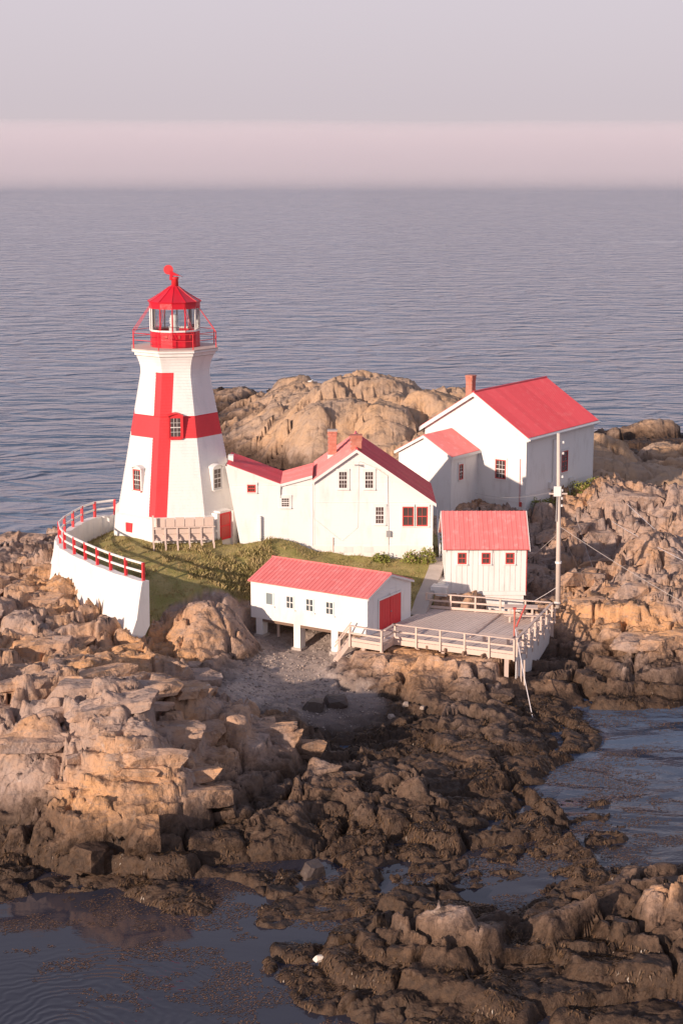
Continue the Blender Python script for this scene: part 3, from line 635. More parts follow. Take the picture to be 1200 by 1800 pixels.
# lantern room: 12 sides
LR = 1.40
def lc(k, r, z): r = r * TS; a = k * math.pi / 6; return Vector((TC.x + .05 + r * math.sin(a), TC.y - r * math.cos(a), z))
for k in range(12):
    a, b = lc(k, LR, 0), lc(k + 1, LR, 0); ou = ((a + b) / 2 - Vector((TC.x + .05, TC.y, 0))).normalized(); e = (b - a)
    m = MB(); m.obox(a + e * .012 + Z * 16.18 - ou * .05, e * .976, ou * .06, Z * .98); lp = part('lantern_panel', m, M['red_lantern'], LH)
    if k in (11, 0, 1):
        v_ = MB(); v_.obox(a + e * .42 + Z * 16.72 + ou * .012, e * .16, ou * .03, Z * .2); part('vent', v_, M['red_frame'], lp)
    m = MB(); m.quad(a + e * .07 + Z * 17.19, a + e * .93 + Z * 17.19, a + e * .93 + Z * 18.47, a + e * .07 + Z * 18.47); part('pane', m, M['clear'], LH)
    m = MB(); m.tube([a + Z * 17.1, a + Z * 18.55], .045, 6); part('mullion', m, M['red_lantern'] if k in (0, 11, 1) else M['white'], LH)
    m = MB(); m.obox(a + e * .01 + Z * 17.1 - ou * .07, e * .98, ou * .11, Z * .1); part('sill', m, M['white'], LH)
    m = MB(); m.obox(a + e * .005 + Z * 18.44 - ou * .04, e * .99, ou * .09, Z * .36); part('frieze', m, M['red_lantern'], LH)
m = MB()
prof = [(1.56, 18.78), (1.58, 18.84), (1.24, 19.03), (.85, 19.27), (.5, 19.52), (.27, 19.68), (.2, 19.76)]
m.lathe(TC + Vector((.05, 0, 0)), prof, 12); lroof = part('lantern_roof', m, M['red_lantern'], LH)
for k in range(12):
    m = MB(); m.tube([lc(k, r / TS * 1.003, z + .01) for r, z in prof[1:6]], .02, 4); part('roof_rib', m, M['red_lantern'], lroof)
v0 = TC + Vector((.1, 0, 0))
m = MB(); m.lathe(v0, [(.21, 19.72), (.2, 20.1), (.24, 20.14), (.24, 20.2), (.18, 20.24)], 14); vent = part('ventilator', m, M['red'], LH, True)
m = MB()   # swivelling cowl: a slanted hood with the vane's disc to windward and a pointed tail
y0, y1 = v0.y - .2, v0.y + .2
hood = [(-.26, 20.62), (-.3, 20.06), (-.14, 20.06), (-.1, 20.32), (.34, 20.3), (.46, 20.24)]
m.poly([(v0.x + a, y0, z) for a, z in reversed(hood)][::-1]); m.poly([(v0.x + a, y1, z) for a, z in reversed(hood)])
for (a, z), (b, w) in zip(hood, hood[1:] + hood[:1]): m.quad((v0.x + a, y0, z), (v0.x + a, y1, z), (v0.x + b, y1, w), (v0.x + b, y0, w))
part('cowl', m, M['red_lantern'], vent)
m = MB(); n_ = 18; cx, cz, rr = v0.x - .36, 20.66, .28
ring = [(cx + rr * math.cos(2 * math.pi * i / n_), cz + rr * math.sin(2 * math.pi * i / n_)) for i in range(n_)]
m.poly([(a, v0.y - .1, z) for a, z in ring]); m.poly([(a, v0.y - .06, z) for a, z in reversed(ring)])
for (a, z), (b, w) in zip(ring, ring[1:] + ring[:1]): m.quad((a, v0.y - .1, z), (a, v0.y - .06, z), (b, v0.y - .06, w), (b, v0.y - .1, w))
part('vane_disc', m, M['red'], vent)
m = MB(); m.lathe(TC, [(.3, 16.18), (.3, 17.25), (.36, 17.3)], 12); part('lamp_pedestal', m, M['white'], LH)
m = MB(); m.lathe(TC, [(r_ * .62, 17.3 + (z_ - 17.3) * .75) for r_, z_ in [(.3, 17.3), (.42, 17.42), (.3, 17.5), (.47, 17.62), (.34, 17.7), (.5, 17.8), (.36, 17.88), (.47, 17.98), (.3, 18.08), (.4, 18.16), (.2, 18.28)]], 16); part('lens', m, M['lens'], LH, True)
# dormer windows, vent and door on the sloping faces
def face_frame(k, z):
    r = shaft_r(z); a, b = corner(k, r), corner(k + 1, r); ux = (b - a).normalized(); n = Vector((ux.y, -ux.x, 0)); return (a + b) / 2, ux, n
def dormer(k, zb, h, w, off, red, frame, cols, rows):
    c0, ux, n = face_frame(k, zb); c1, _, _ = face_frame(k, zb + h + .3)
    c = c0 + ux * off + Z * zb + n * .06; back = (c0 - c1).dot(n) + .3
    d = MB(); mat = M['red'] if red else M['white']
    # cheeks and segmental hood
    for s in (-1, 1): d.obox(c + ux * (s * (w / 2 + .04) - .04) - n * back + Z * -.05, ux * .08, n * (back + .06), Z * (h + .1))
    d.obox(c - ux * (w / 2) - n * back + Z * -.1, ux * w, n * (back + .1), Z * .1)
    N_ = 8; W2 = w / 2 + .1; arc = [(-W2 + 2 * W2 * i / N_, h + .03 + .15 * math.sin(math.pi * i / N_)) for i in range(N_ + 1)]
    for (a, za), (b, zb_) in zip(arc, arc[1:]):
        d.obox(c + ux * a + Z * za - n * back, ux * (b - a) + Z * (zb_ - za), n * (back + .14), Z * .07)
        d.poly([c + ux * a + Z * h + n * .03, c + ux * b + Z * h + n * .03, c + ux * b + Z * (zb_ + .01) + n * .03, c + ux * a + Z * (za + .01) + n * .03])
    dm = part('dormer', d, mat, LH)
    ww = window(dm, c, ux, w, h, cols, rows, frame, 'glass', 'white_old', n=n, depth=.03)
dormer(7, 7.95, 1.25, .62, -.12, False, 'red_frame', 3, 4)
dormer(0, 11.1, 1.22, .72, -.12, True, 'red', 3, 4)
dormer(1, 7.95, 1.25, .72, -.05, False, 'white', 2, 4)
_, ux, n = face_frame(7, 6.5); c = (corner(7, 3.95) + corner(8, 3.95)) / 2
v_ = MB(); v_.obox(c - ux * .62 + Z * 5.5 - n * .2, ux * .5, n * .24, Z * .55); part('hatch', v_, M['red'], LH, label='small square red hatch in the white plinth')
_, ux, n = face_frame(1, 6.5); c = (corner(1, 4.05) + corner(2, 4.05)) / 2
dd = MB(); dd.obox(c + ux * -.62 + Z * 5.0 - n * .7, ux * 1.0, n * .72, Z * 1.62); dr = part('door', dd, M['red'], LH, label='red door in the shaded side of the plinth')
for q in (.12, .95):
    pn = MB(); pn.obox(c + ux * -.5 + Z * (5.05 + q * .88) + n * .02, ux * .76, n * .02, Z * .62); part('door_panel', pn, M['red_frame'], dr)
for s, w_ in ((-.84, .22), (.38, .34)):
    pl = MB(); pl.obox(c + ux * s + Z * 4.4 - n * .5, ux * w_, n * (.54 if s < 0 else .68), Z * 2.25); part('door_jamb', pl, M['plaster'], LH)
pl = MB(); pl.obox(c + ux * -.62 + Z * 6.62 - n * .5, ux * 1.0, n * .56, Z * .12); part('door_lintel', pl, M['white'], LH)

# timber bulkhead braced against the plinth
_, ux, n = face_frame(0, 6.5); c = (corner(0, 4.0) + corner(1, 4.0)) / 2
TB = thing('timber_bulkhead', 'weathered grey plank bulkhead with diagonal props at the foot of the lighthouse', 'bulkhead', c + n * .4 + Z * 4.9)
L0 = -1.55
for i in range(6):                                       # upper tier of boards
    b_ = MB(); x0 = L0 + .15 + .56 * i; b_.obox(c + ux * (x0) + n * .18 + Z * (6.0 + random.uniform(-.02, .03)), ux * .52, n * .05, Z * .62); part('board', b_, M['wood_pale'], TB)
for i in range(5):
    for j in range(2):
        b_ = MB(); x0 = L0 + .69 * i; b_.obox(c + ux * x0 + n * (.42 + .02 * j) + Z * (5.42 + .31 * j), ux * .66, n * .05, Z * .28); part('board', b_, M['wood_pale'], TB)
for i in range(6):
    x0 = L0 - .03 + .69 * i; q = c + ux * x0 + n * .55
    b_ = MB(); b_.bar(q + Z * 4.5, q + Z * (6.1 + (.75 if i == 0 else 0)) - n * .04, .09, .09); part('post', b_, M['wood'], TB)
    gz = ground((q + n * .9).x, (q + n * .9).y)
    b_ = MB(); b_.bar(q + Z * 5.75, q + n * .95 + Z * (gz - .05), .08, .08); part('prop', b_, M['wood_pale'], TB)
    b_ = MB(); b_.bar(q + n * 1.0 + Z * (gz - .3), q + n * 1.0 + Z * (gz + .32), .1, .08, (1, 0, 0)); part('stake', b_, M['wood_pale'], TB)
b_ = MB(); b_.bar(c + ux * L0 + n * .5 + Z * 5.38, c + ux * (L0 + 3.5) + n * .5 + Z * 5.38, .08, .1); part('waler', b_, M['wood'], TB)
b_ = MB(); b_.bar(c + ux * (L0 - .05) + n * .46 + Z * 6.1, c + ux * (L0 + 3.55) + n * .46 + Z * 6.1, .1, .06); part('top_plate', b_, M['wood_pale'], TB)

# ================================================================== RETAINING WALL + RAILING
WT = [atz(*q, 5.8) for q in ((205, 903), (185, 904.5), (168, 907), (145, 914), (123, 926), (106, 937), (98, 946), (101, 957), (111, 967), (155, 989), (202, 1008), (250, 1022.6))]
def smooth(pts, n=5):
    out = []
    for i in range(len(pts) - 1):
        p0, p1, p2, p3 = pts[max(i - 1, 0)], pts[i], pts[i + 1], pts[min(i + 2, len(pts) - 1)]
        for k in range(n):
            t = k / n; out.append(.5 * ((2 * p1) + (p2 - p0) * t + (2 * p0 - 5 * p1 + 4 * p2 - p3) * t * t + (3 * p1 - p0 - 3 * p2 + p3) * t ** 3))
    return out + [pts[-1]]
WC = smooth(WT); wv = []
mw = MB()
for i, q in enumerate(WC):
    d = (WC[min(i + 1, len(WC) - 1)] - WC[max(i - 1, 0)]).normalized(); o_ = Vector((d.y, -d.x, 0))   # outward = right of travel direction reversed
    if o_.dot(q - TC) < 0: o_ = -o_
    u = i / (len(WC) - 1); foot = 1.6 + .9 * (1 - u)
    prof = [(-.42, 5.8 - 2.4), (-.42, 5.8), (.0, 5.8), (.05, 5.66), (.18, 4.8), (.42, 3.9), (.75, 3.0), (1.0, 1.3)]
    wv.append([q + o_ * (a + .04 * math.sin(i * 1.7 + b * 3)) * 1 + Z * (b - 5.8) for a, b in prof])
for a, b in zip(wv, wv[1:]):
    for k in range(len(a) - 1): mw.quad(a[k], b[k], b[k + 1], a[k + 1])
mw.poly(wv[-1]); mw.poly(list(reversed(wv[0])))
RW = thing('retaining_wall', 'curved whitewashed retaining wall left of the lighthouse, carrying a red and white railing', 'wall', WC[len(WC) // 2] - Z * 3)
part('wall_body', mw, M['plaster'], RW)
RL = thing('wall_railing', 'railing of red posts and white rails on the curved white wall', 'railing', WC[len(WC) // 2])
cum = [0]
for a, b in zip(WC, WC[1:]): cum.append(cum[-1] + (b - a).length)
def along(s):
    for i in range(len(cum) - 1):
        if cum[i + 1] >= s: return WC[i].lerp(WC[i + 1], (s - cum[i]) / (cum[i + 1] - cum[i]))
    return WC[-1]
pm = MB(); pm.obox((-.065, -.065, 0), (.13, 0, 0), (0, .13, 0), (0, 0, .95)); pmesh = pm.mesh('post', M['red'])
n_ = 14; sp = [.15 + (cum[-1] - .3) * i / (n_ - 1) for i in range(n_)]; pp = []
for s in sp:
    q = along(s); d = (along(min(s + .1, cum[-1])) - along(max(s - .1, 0))).normalized(); o_ = Vector((d.y, -d.x, 0))
    if o_.dot(q - TC) < 0: o_ = -o_
    q = q - o_ * .2; pp.append(q); inst('post', pmesh, RL, q, math.atan2(d.y, d.x))
for a, b in zip(pp, pp[1:]):
    for h in (.9, .45):
        r_ = MB(); r_.bar(a + Z * h, b + Z * h, .07, .11); part('rail', r_, M['white'], RL)
# ================================================================== KEEPER'S HOUSE (gable straight towards the camera)
X = Vector((1, 0, 0)); Y = Vector((0, 1, 0)); NF = Vector((0, -1, 0))
HY, HD = 97.0, 6.0; HX0, HX1 = -1.66, 5.30; AX, AZ = .87, 10.58; EL, ER = 8.78, 7.52; HB = 3.6
KH = thing('keepers_house', 'white gabled house with a pale red roof and two brick chimneys, middle of the group', 'house', (1.8, HY, 4.3))
w_ = MB(); o = Vector((0, HY, 0))
lapwall(w_, o, X, NF, [(4.95, HX0, HX1), (ER, HX0, HX1), (EL, HX0, AX + (AZ - EL) / .69), (AZ - .02, AX - .02, AX + .02)], .15, .03)
w_.obox((HX0, HY + .002, HB), X * (HX1 - HX0), Y * (HD - .004), Z * (ER - HB)); 
w_.poly([(HX0, HY + HD, ER), (HX1, HY + HD, ER), (AX, HY + HD, AZ), (HX0, HY + HD, EL)]); w_.quad((HX0, HY, ER), (HX0, HY + HD, ER), (HX0, HY + HD, EL), (HX0, HY, EL))
part('wall', w_, M['white'], KH)
f_ = MB(); f_.obox((HX0 - .03, HY - .04, HB), X * (HX1 - HX0 + .06), Y * .05, Z * (4.95 - HB)); fd = part('foundation', f_, M['plaster'], KH)
for x0, ww, hh in ((0.9, .55, .34), (2.1, .55, .34)):
    f_ = MB(); f_.obox((x0 - .8, HY - .055, 4.55), X * ww, Y * .02, Z * hh); part('cellar_hatch', f_, M['white_old'], fd)
f_ = MB(); f_.obox((3.05, HY - .055, 4.2), X * .8, Y * .02, Z * .78); part('cellar_door', f_, M['white'], fd)
def hroof(x): return AZ - abs(x - AX) * (.715 if x < AX else .69)
ovx, ovy = .18, .22
yA, yB = HY - ovy, HY + HD + .1; lift = .1
def hp(x, y): return Vector((x, y, hroof(x) + lift))
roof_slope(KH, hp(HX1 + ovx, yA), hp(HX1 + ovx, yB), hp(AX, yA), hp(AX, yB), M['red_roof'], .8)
roof_slope(KH, hp(HX0 - .02, yA), hp(HX0 - .02, yB), hp(AX, yA), hp(AX, yB), M['red_roof_pale'], .8)  # sunlit slope coloured paler than the shaded right one
b_ = MB()
for xa, xb in ((HX0 - .05, AX), (AX, HX1 + ovx)):
    A, B = hp(xa, yA - .02), hp(xb, yA - .02); b_.obox(A - Z * .2, B - A, Y * .04, Z * .19)
b_.obox((HX0, HY - .03, 4.95), X * .1, Y * .03, Z * (EL - 5.0)); b_.obox((HX1 - .1, HY - .03, 4.95), X * .1, Y * .03, Z * (ER - 4.95))
part('bargeboard', b_, M['white'], KH)
r_ = MB(); r_.tube([hp(AX, yA) + Z * .01, hp(AX, yB) + Z * .01], .07, 8); part('ridge_cap', r_, M['red_roof'], KH)
def hw(px, py, w, h, cols, rows, frame='white', **k):
    c = aty(px, py, HY - .02); c.z -= h / 2; return window(KH, c, X, w, h, cols, rows, frame, 'glass', 'white', trim='white', n=NF, **k)
hw(602.5, 843.5, .58, 1.08, 3, 4); hw(648.5, 843.5, .58, 1.08, 3, 4); hw(667, 905.5, .58, 1.1, 3, 4)
for px in (716.8, 741.5): window(KH, aty(px, 907.5, HY - .02) - Z * .58, X, .66, 1.16, 2, 2, 'red_frame', 'glass', 'red_frame', trim='white', n=NF)
chimney(KH, (AX - .03, HY + .45), .62, .55, 9.9, 11.35)
chimney(KH, (-.55, HY + 3.6), .5, .5, 9.2, 11.15, base_white=.55)
m = MB(); a_ = aty(585, 985, HY - .05); m.tube([(a_.x, HY - .06, 4.15), (a_.x, HY - .06, 5.45)], .03, 6); part('pipe', m, M['wood'], KH)
m = MB(); m.tube([Vector((-1.6, HY - .04, 7.1)), Vector((-1.62, HY - .04, 6.6)), Vector((-.05, HY - .04, 5.3)), Vector((0.05, HY - .04, 5.25)), Vector((.95, HY - .04, 6.05)), Vector((1.0, HY - .04, 9.9))], .009, 4); part('cable', m, M['white_old'], KH)
m = MB(); m.tube([(1.05, HY - .04, 9.95), (2.0, HY - .04, 9.55), (2.65, HY - .05, 9.1), (2.72, HY - .05, 5.6), (2.72, HY - .05, 4.4)], .022, 5); part('conduit', m, M['white_old'], KH)
m = MB(); m.obox((2.6, HY - .16, 5.5), X * .26, Y * .15, Z * .34); part('meter_box', m, M['metal'], KH)
m = MB(); m.tube([(.95, HY - .1, 9.75), (.95, HY - .22, 9.75), (1.15, HY - .22, 9.68)], .03, 6); m.obox((.75, HY - .08, 9.7), X * .5, Y * .06, Z * .06); part('service_bracket', m, M['metal'], KH)

# link building between lighthouse and house: two roofs that fall into a valley
LK = thing('link_building', 'low white passage joining the lighthouse to the house under a valley roof', 'building', (-3.8, HY + .3, 4.6))
LY = HY + .12; VX, VZ = -3.52, 8.52; TX, TZ = -6.72, 9.74; BX, BZ = -1.68, 9.03
w_ = MB(); lapwall(w_, Vector((0, LY, 0)), X, NF, [(4.0, TX + 1.0, BX), (VZ, TX + .22, BX)], .15, .03)
w_.poly([(TX + .22, LY, VZ), (VX, LY, VZ), (TX + .02, LY, TZ - .08)]); w_.poly([(VX, LY, VZ), (BX, LY, VZ), (BX, LY, BZ)])
w_.obox((TX + 1.0, LY + .002, 4.0), X * (BX - TX - 1.0), Y * 3.9, Z * (VZ - 4.0)); w_.poly([(TX + 1.0, LY, 4.0), (TX + .22, LY, VZ), (TX + .22, LY + 3.9, VZ), (TX + 1.0, LY + 3.9, 4.0)]); w_.poly([(TX + .22, LY, VZ), (TX + .02, LY, TZ - .08), (TX + .02, LY + 3.9, TZ - .08), (TX + .22, LY + 3.9, VZ)]); part('wall', w_, M['white'], LK)
for (x0, z0, x1, z1, mt) in ((VX, VZ, TX + .12, TZ - .05, 'red_roof'), (VX, VZ, BX, BZ, 'red_roof_pale')):  # shaded tower-side slope coloured darker, sunlit house-side slope paler
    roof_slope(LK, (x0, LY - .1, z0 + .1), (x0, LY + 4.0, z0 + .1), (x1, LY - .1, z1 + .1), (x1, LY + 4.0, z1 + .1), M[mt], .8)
    b_ = MB(); A, B = Vector((x0, LY - .12, z0 + .09)), Vector((x1, LY - .12, z1 + .09)); b_.obox(A - Z * .17, B - A, Y * .03, Z * .16); part('fascia', b_, M['white'], LK)
m = MB(); m.tube([(VX + .02, LY - .1, VZ), (VX, LY - .05, VZ - .3), (VX, LY - .05, VZ - .75)], .035, 6); part('downpipe', m, M['metal'], LK)
for px, py, ww, hh, cl, rw, fr in ((442, 858.5, .5, .46, 3, 2, 'red_frame'), (501.5, 883, .55, .62, 3, 4, 'white')):
    c = aty(px, py, LY - .02); window(LK, c - Z * hh / 2, X, ww, hh, cl, rw, fr, 'glass', 'white' if fr == 'white' else 'red_frame', trim='white', n=NF)
m = MB(); m.obox((-6.62, HY + 1.3, 8.9), X * .3, Y * .5, Z * 1.15); part('vent_box', m, M['white'], LK)
m = MB(); m.obox((-4.75, LY - .22, 4.2), X * .08, Y * .22, Z * 2.5); part('buttress', m, M['white'], LK)

# ================================================================== LARGE HOUSE (signal building)
A_ = 54.0; l_, w2 = hv(A_), hv(A_ + 90); nS = -w2; nG = -l_
BC = Vector((12.1, 110.5, 0)) + l_ * .25 + w2 * .12; BL_, BW = 9.35, 7.95; BE, BRZ, BB = 9.2, 11.72, 2.8
BH = thing('signal_house', 'largest white house with a bright red metal roof, at the right', 'house', (12.1, 112, 4.4))
w_ = MB()
lapwall(w_, BC, w2 * -1, nG, [(4.7, -BW, 0), (BE, -BW, 0), (BRZ - .02, -BW / 2 - .02, -BW / 2 + .02)], .16, .03)
lapwall(w_, BC, l_, nS, [(5.3, 0, BL_), (BE, 0, BL_)], .16, .03)
w_.obox(BC + l_ * .003 + w2 * .003 + Z * BB, l_ * (BL_ - .006), w2 * (BW - .006), Z * (BE - BB)); e_ = BC + l_ * BL_
w_.poly([e_ + Z * BE, e_ + w2 * BW + Z * BE, e_ + w2 * BW / 2 + Z * BRZ]); part('wall', w_, M['white'], BH)
f_ = MB(); f_.obox(BC + nS * .03 + nG * .03 + Z * BB, l_ * (BL_ + .06), w2 * .06, Z * (5.3 - BB)); part('foundation', f_, M['plaster'], BH)
ov = .3
def bp(t, s, z): return BC + l_ * t + w2 * s + Z * z
sl = (BRZ - BE) / (BW / 2); lift = .12
roof_slope(BH, bp(-ov, -ov, BE - sl * ov + lift), bp(BL_ + .2, -ov, BE - sl * ov + lift), bp(-ov, BW / 2, BRZ + lift), bp(BL_ + .2, BW / 2, BRZ + lift), M['red_roof'], .62, ribs=3)
roof_slope(BH, bp(-ov, BW + ov, BE - sl * ov + lift), bp(BL_ + .2, BW + ov, BE - sl * ov + lift), bp(-ov, BW / 2, BRZ + lift), bp(BL_ + .2, BW / 2, BRZ + lift), M['red_roof'], .62)
b_ = MB()
for s0, s1 in ((-ov, BW / 2), (BW + ov, BW / 2)):
    z0 = BE - sl * ov + lift - .02; A, B = bp(-ov - .03, s0, z0), bp(-ov - .03, s1, BRZ + lift - .02); b_.obox(A - Z * .28, B - A, l_ * .05, Z * .27)
    b_.obox(bp(0, s0 - (.0 if s0 < 0 else .14), BE - .22), l_ * -.27, w2 * .14, Z * .14)
A = bp(-ov, -ov - .03, BE - sl * ov + lift - .25); b_.obox(A, l_ * (BL_ + .5), w2 * .05, Z * .22); part('bargeboard', b_, M['white'], BH)
m = MB(); m.tube([bp(-ov, -ov - .09, BE - .22), bp(BL_ + .2, -ov - .09, BE - .22)], .07, 7); part('gutter', m, M['white'], BH)
m = MB(); q = bp(3.55, -ov - .09, BE - .25); m.tube([q, q + Z * -.25, bp(3.55, -.08, BE - .7), bp(3.55, -.08, 5.6)], .055, 7); part('downpipe', m, M['white'], BH)
r_ = MB(); r_.tube([bp(-ov, BW / 2, BRZ + lift), bp(BL_ + .2, BW / 2, BRZ + lift)], .08, 8); part('ridge_cap', r_, M['red_roof'], BH)
m = MB(); m.obox(BC + nG * .02 + nS * .02 + Z * 4.7, w2 * .12, l_ * .05, Z * (BE - 4.9)); part('corner_board', m, M['white'], BH); m = MB(); m.obox(bp(BL_ - .1, -.03, 5.3), l_ * .12, w2 * .04, Z * (BE - 5.5)); part('corner_board', m, M['white'], BH)
def on_gable(px, py):
    d = Vector(_ray(px, py)); O = Vector((0, 0, CAM_H)); t = (BC - O).dot(nG) / d.dot(nG); return O + d * t
def on_side(px, py):
    d = Vector(_ray(px, py)); O = Vector((0, 0, CAM_H)); t = (BC - O).dot(nS) / d.dot(nS); return O + d * t
window(BH, on_gable(879.5, 841.5) + nG * .015, w2 * -1, .82, 1.3, 3, 4, 'red_frame', 'glass', 'white_old', trim='white', n=nG)
window(BH, on_side(990, 829) + nS * .02, l_, .9, 1.45, 2, 4, 'red_frame', 'glass', 'red_frame', trim='white', n=nS)
q = on_side(998, 852) + nS * .02; m = MB(); m.obox(q, l_ * .5, nS * .12, Z * .5); part('vent_box', m, M['white'], BH)
q = on_side(962, 858) + nS * .02; m = MB(); m.obox(q, l_ * .35, nS * .2, Z * .4); part('junction_box', m, M['white'], BH)
q = on_gable(913, 890) + nG * .02; m = MB(); m.obox(q, w2 * -.15, nG * .1, Z * .3); m.tube([q + nG * .04, q + nG * .04 + Z * 3.2], .02, 5); part('cable_box', m, M['red_frame'], BH)
cq = on_gable(816, 690); chimney(BH, (bp(.9, BW / 2 + .95, 0).x, bp(.9, BW / 2 + .95, 0).y), .46, .46, 10.9, 12.7, A_)
# annex in front of the gable
AT0, AT1, AP, AE, AR = 3.72, 7.85, 3.35, 7.95, 9.1
AN = [bp(0, AT0, 0), bp(-AP, AT0, 0), bp(-AP, AT1, 0), bp(0, AT1, 0)]
m = MB()
lapwall(m, bp(-AP, 0, 0), w2 * -1, nG, [(3.4, -AT1, -AT0), (AE, -AT1, -AT0), (AR - .02, -(AT0 + AT1) / 2 - .02, -(AT0 + AT1) / 2 + .02)], .15, .018)
lapwall(m, bp(-AP, AT0, 0), l_, nS, [(3.4, 0, AP), (AE, 0, AP)], .15, .018)
m.obox(bp(-AP + .003, AT0 + .003, 3.4), l_ * (AP - .02), w2 * (AT1 - AT0 - .006), Z * (AE - 3.4)); part('annex_wall', m, M['white'], BH)
am = (AT0 + AT1) / 2; asl = (AR - AE) / (am - AT0); o2 = .2
for s in (-1, 1):
    se = am + s * (am - AT0 + o2); ze = AE - asl * o2 + .1
    roof_slope(BH, bp(-AP - .2, se, ze), bp(-.02, se, ze), bp(-AP - .2, am, AR + .1), bp(-.02, am, AR + .1), M['red_roof_pale'], .5, name='annex_roof')
    b_ = MB(); A, B = bp(-AP - .23, se, ze - .02), bp(-AP - .23, am, AR + .08); b_.obox(A - Z * .2, B - A, l_ * .04, Z * .19); b_.obox(bp(-AP - .2, se - .02 - (.03 if s < 0 else -.03), ze - .2), l_ * (AP + .18), w2 * .04, Z * .18); part('annex_fascia', b_, M['white'], BH)
def on_annex(px, py):
    P0 = bp(-AP, AT0, 0); d = Vector(_ray(px, py)); O = Vector((0, 0, CAM_H)); t = (P0 - O).dot(nS) / d.dot(nS); return O + d * t
window(BH, on_annex(808.5, 843) + nS * .02, l_, .5, 1.05, 2, 4, 'red_frame', 'glass', 'white_old', trim='white', n=nS)

# ================================================================== SHED with three windows
SH = thing('shed', 'small white board shed with a red roof and three little windows beside the deck', 'shed', (8.1, 93.2, 3.0))
SX0, SX1, SY, SD, SE, SR, SB = 5.85, 10.34, 93.1, 4.1, 5.8, 7.3, 3.0
m = MB(); m.obox((SX0, SY + .03, SB), X * (SX1 - SX0), Y * (SD - .06), Z * (SE - SB)); 
for xx, s in ((SX0, -1), (SX1, 1)): 
    q = [(xx, SY + .03, SE), (xx, SY + SD - .03, SE), (xx, SY + SD / 2, SR)]; m.poly(q if s > 0 else q[::-1])
sw = part('wall', m, M['white'], SH)
nb = 15; bw = (SX1 - SX0) / nb
for i in range(nb):
    b_ = MB(); b_.obox((SX0 + bw * i + .012, SY - random.uniform(0, .006), SB + .22), X * (bw - .024), Y * .036, Z * (SE - SB - .24)); part('board', b_, M['white'], sw)
m = MB(); m.obox((SX0 - .03, SY - .02, SB - .02), X * (SX1 - SX0 + .06), Y * .06, Z * .23); part('skirt_board', m, M['white'], SH)
m = MB(); m.obox((SX0 + .1, SY + .08, 2.0), X * (SX1 - SX0 - .2), Y * .3, Z * 1.05); part('foundation', m, M['plaster'], SH)
m = MB(); m.obox((SX1, SY - .02, SB), X * .04, Y * .1, Z * (SE - SB)); part('corner_board', m, M['red_frame'], SH)
for s, e_ in ((-1, SY - .28), (1, SY + SD + .28)):
    ze = SE - (SR - SE) / (SD / 2) * .28 + .1
    roof_slope(SH, (SX0 - .2, e_, ze), (SX1 + .16, e_, ze), (SX0 - .2, SY + SD / 2, SR + .1), (SX1 + .16, SY + SD / 2, SR + .1), M['red_roof_pale'], .52, ribs=2)
for xx in (SX0 - .22, SX1 + .15):
    m = MB()
    for s, e_ in ((-1, SY - .28), (1, SY + SD + .28)):
        A, B = Vector((xx, e_, SE - .12)), Vector((xx, SY + SD / 2, SR + .08)); m.obox(A - Z * .12, B - A, X * .035, Z * .15)
    part('bargeboard', m, M['white'], SH)
for px in (811.5, 853.5, 895.5):
    c = aty(px, 981.5, SY - .01); window(SH, c - Z * .32, X, .5, .66, 2, 2, 'red_frame', 'glass', 'red_frame', n=NF, trim='white')

# ================================================================== BOATHOUSE
BA = 58.3; bw_, bl_ = hv(BA), hv(BA + 90); nL = -bw_; nE = -bl_
Q = Vector((1.36, 86.05, 0)); QL, QW, QB, QE, QR = 7.38, 4.56, 2.58, 4.63, 5.40
BO = thing('boathouse', 'long low white boathouse on short piers with a pale red roof and red double doors', 'boathouse', (-1, 89, 2.0))
def qp(a, b, z): return Q + bl_ * a + bw_ * b + Z * z
m = MB(); m.obox(qp(0, .004, QB), bl_ * QL, bw_ * (QW - .008), Z * (QE - QB)); m.poly([qp(QL, 0, QE), qp(QL, QW, QE), qp(QL, QW / 2, QR)])
m.quad(qp(0, 0, QB), qp(QL, 0, QB), qp(QL, 0, QE), qp(0, 0, QE))
lapwall(m, Q, bw_, nE, [(QB, 0, QW), (QE, 0, QW), (QR - .02, QW / 2 - .02, QW / 2 + .02)], .13, .02); part('wall', m, M['white'], BO)
bs = (QR - QE) / (QW / 2); o3 = .14
for s in (0, 1):
    b0 = -o3 if s == 0 else QW + o3; ze = QE - bs * o3 + .08
    roof_slope(BO, qp(-.12, b0, ze), qp(QL + .12, b0, ze), qp(-.12, QW / 2, QR + .08), qp(QL + .12, QW / 2, QR + .08), M['red_roof_pale'], .5, ribs=2, rib_h=.03)
m = MB(); m.tube([qp(-.13, QW / 2, QR + .09), qp(QL + .12, QW / 2, QR + .09)], .06, 6); part('ridge_cap', m, M['red_roof_pale'], BO)
m = MB()
for b0 in (-o3, QW + o3): A, B = qp(-.14, b0, QE - bs * o3 + .06), qp(-.14, QW / 2, QR + .06); m.obox(A - Z * .13, B - A, bl_ * .03, Z * .12)
m.obox(qp(-.01, -.03, QB), bl_ * .1, bw_ * .03, Z * (QE - QB - .02)); part('trim', m, M['white'], BO)
def on_boat(px, py):
    d = Vector(_ray(px, py)); O = Vector((0, 0, CAM_H)); t = (Q - O).dot(nL) / d.dot(nL); return O + d * t
def on_bend(px, py):
    d = Vector(_ray(px, py)); O = Vector((0, 0, CAM_H)); t = (Q - O).dot(nE) / d.dot(nE); return O + d * t
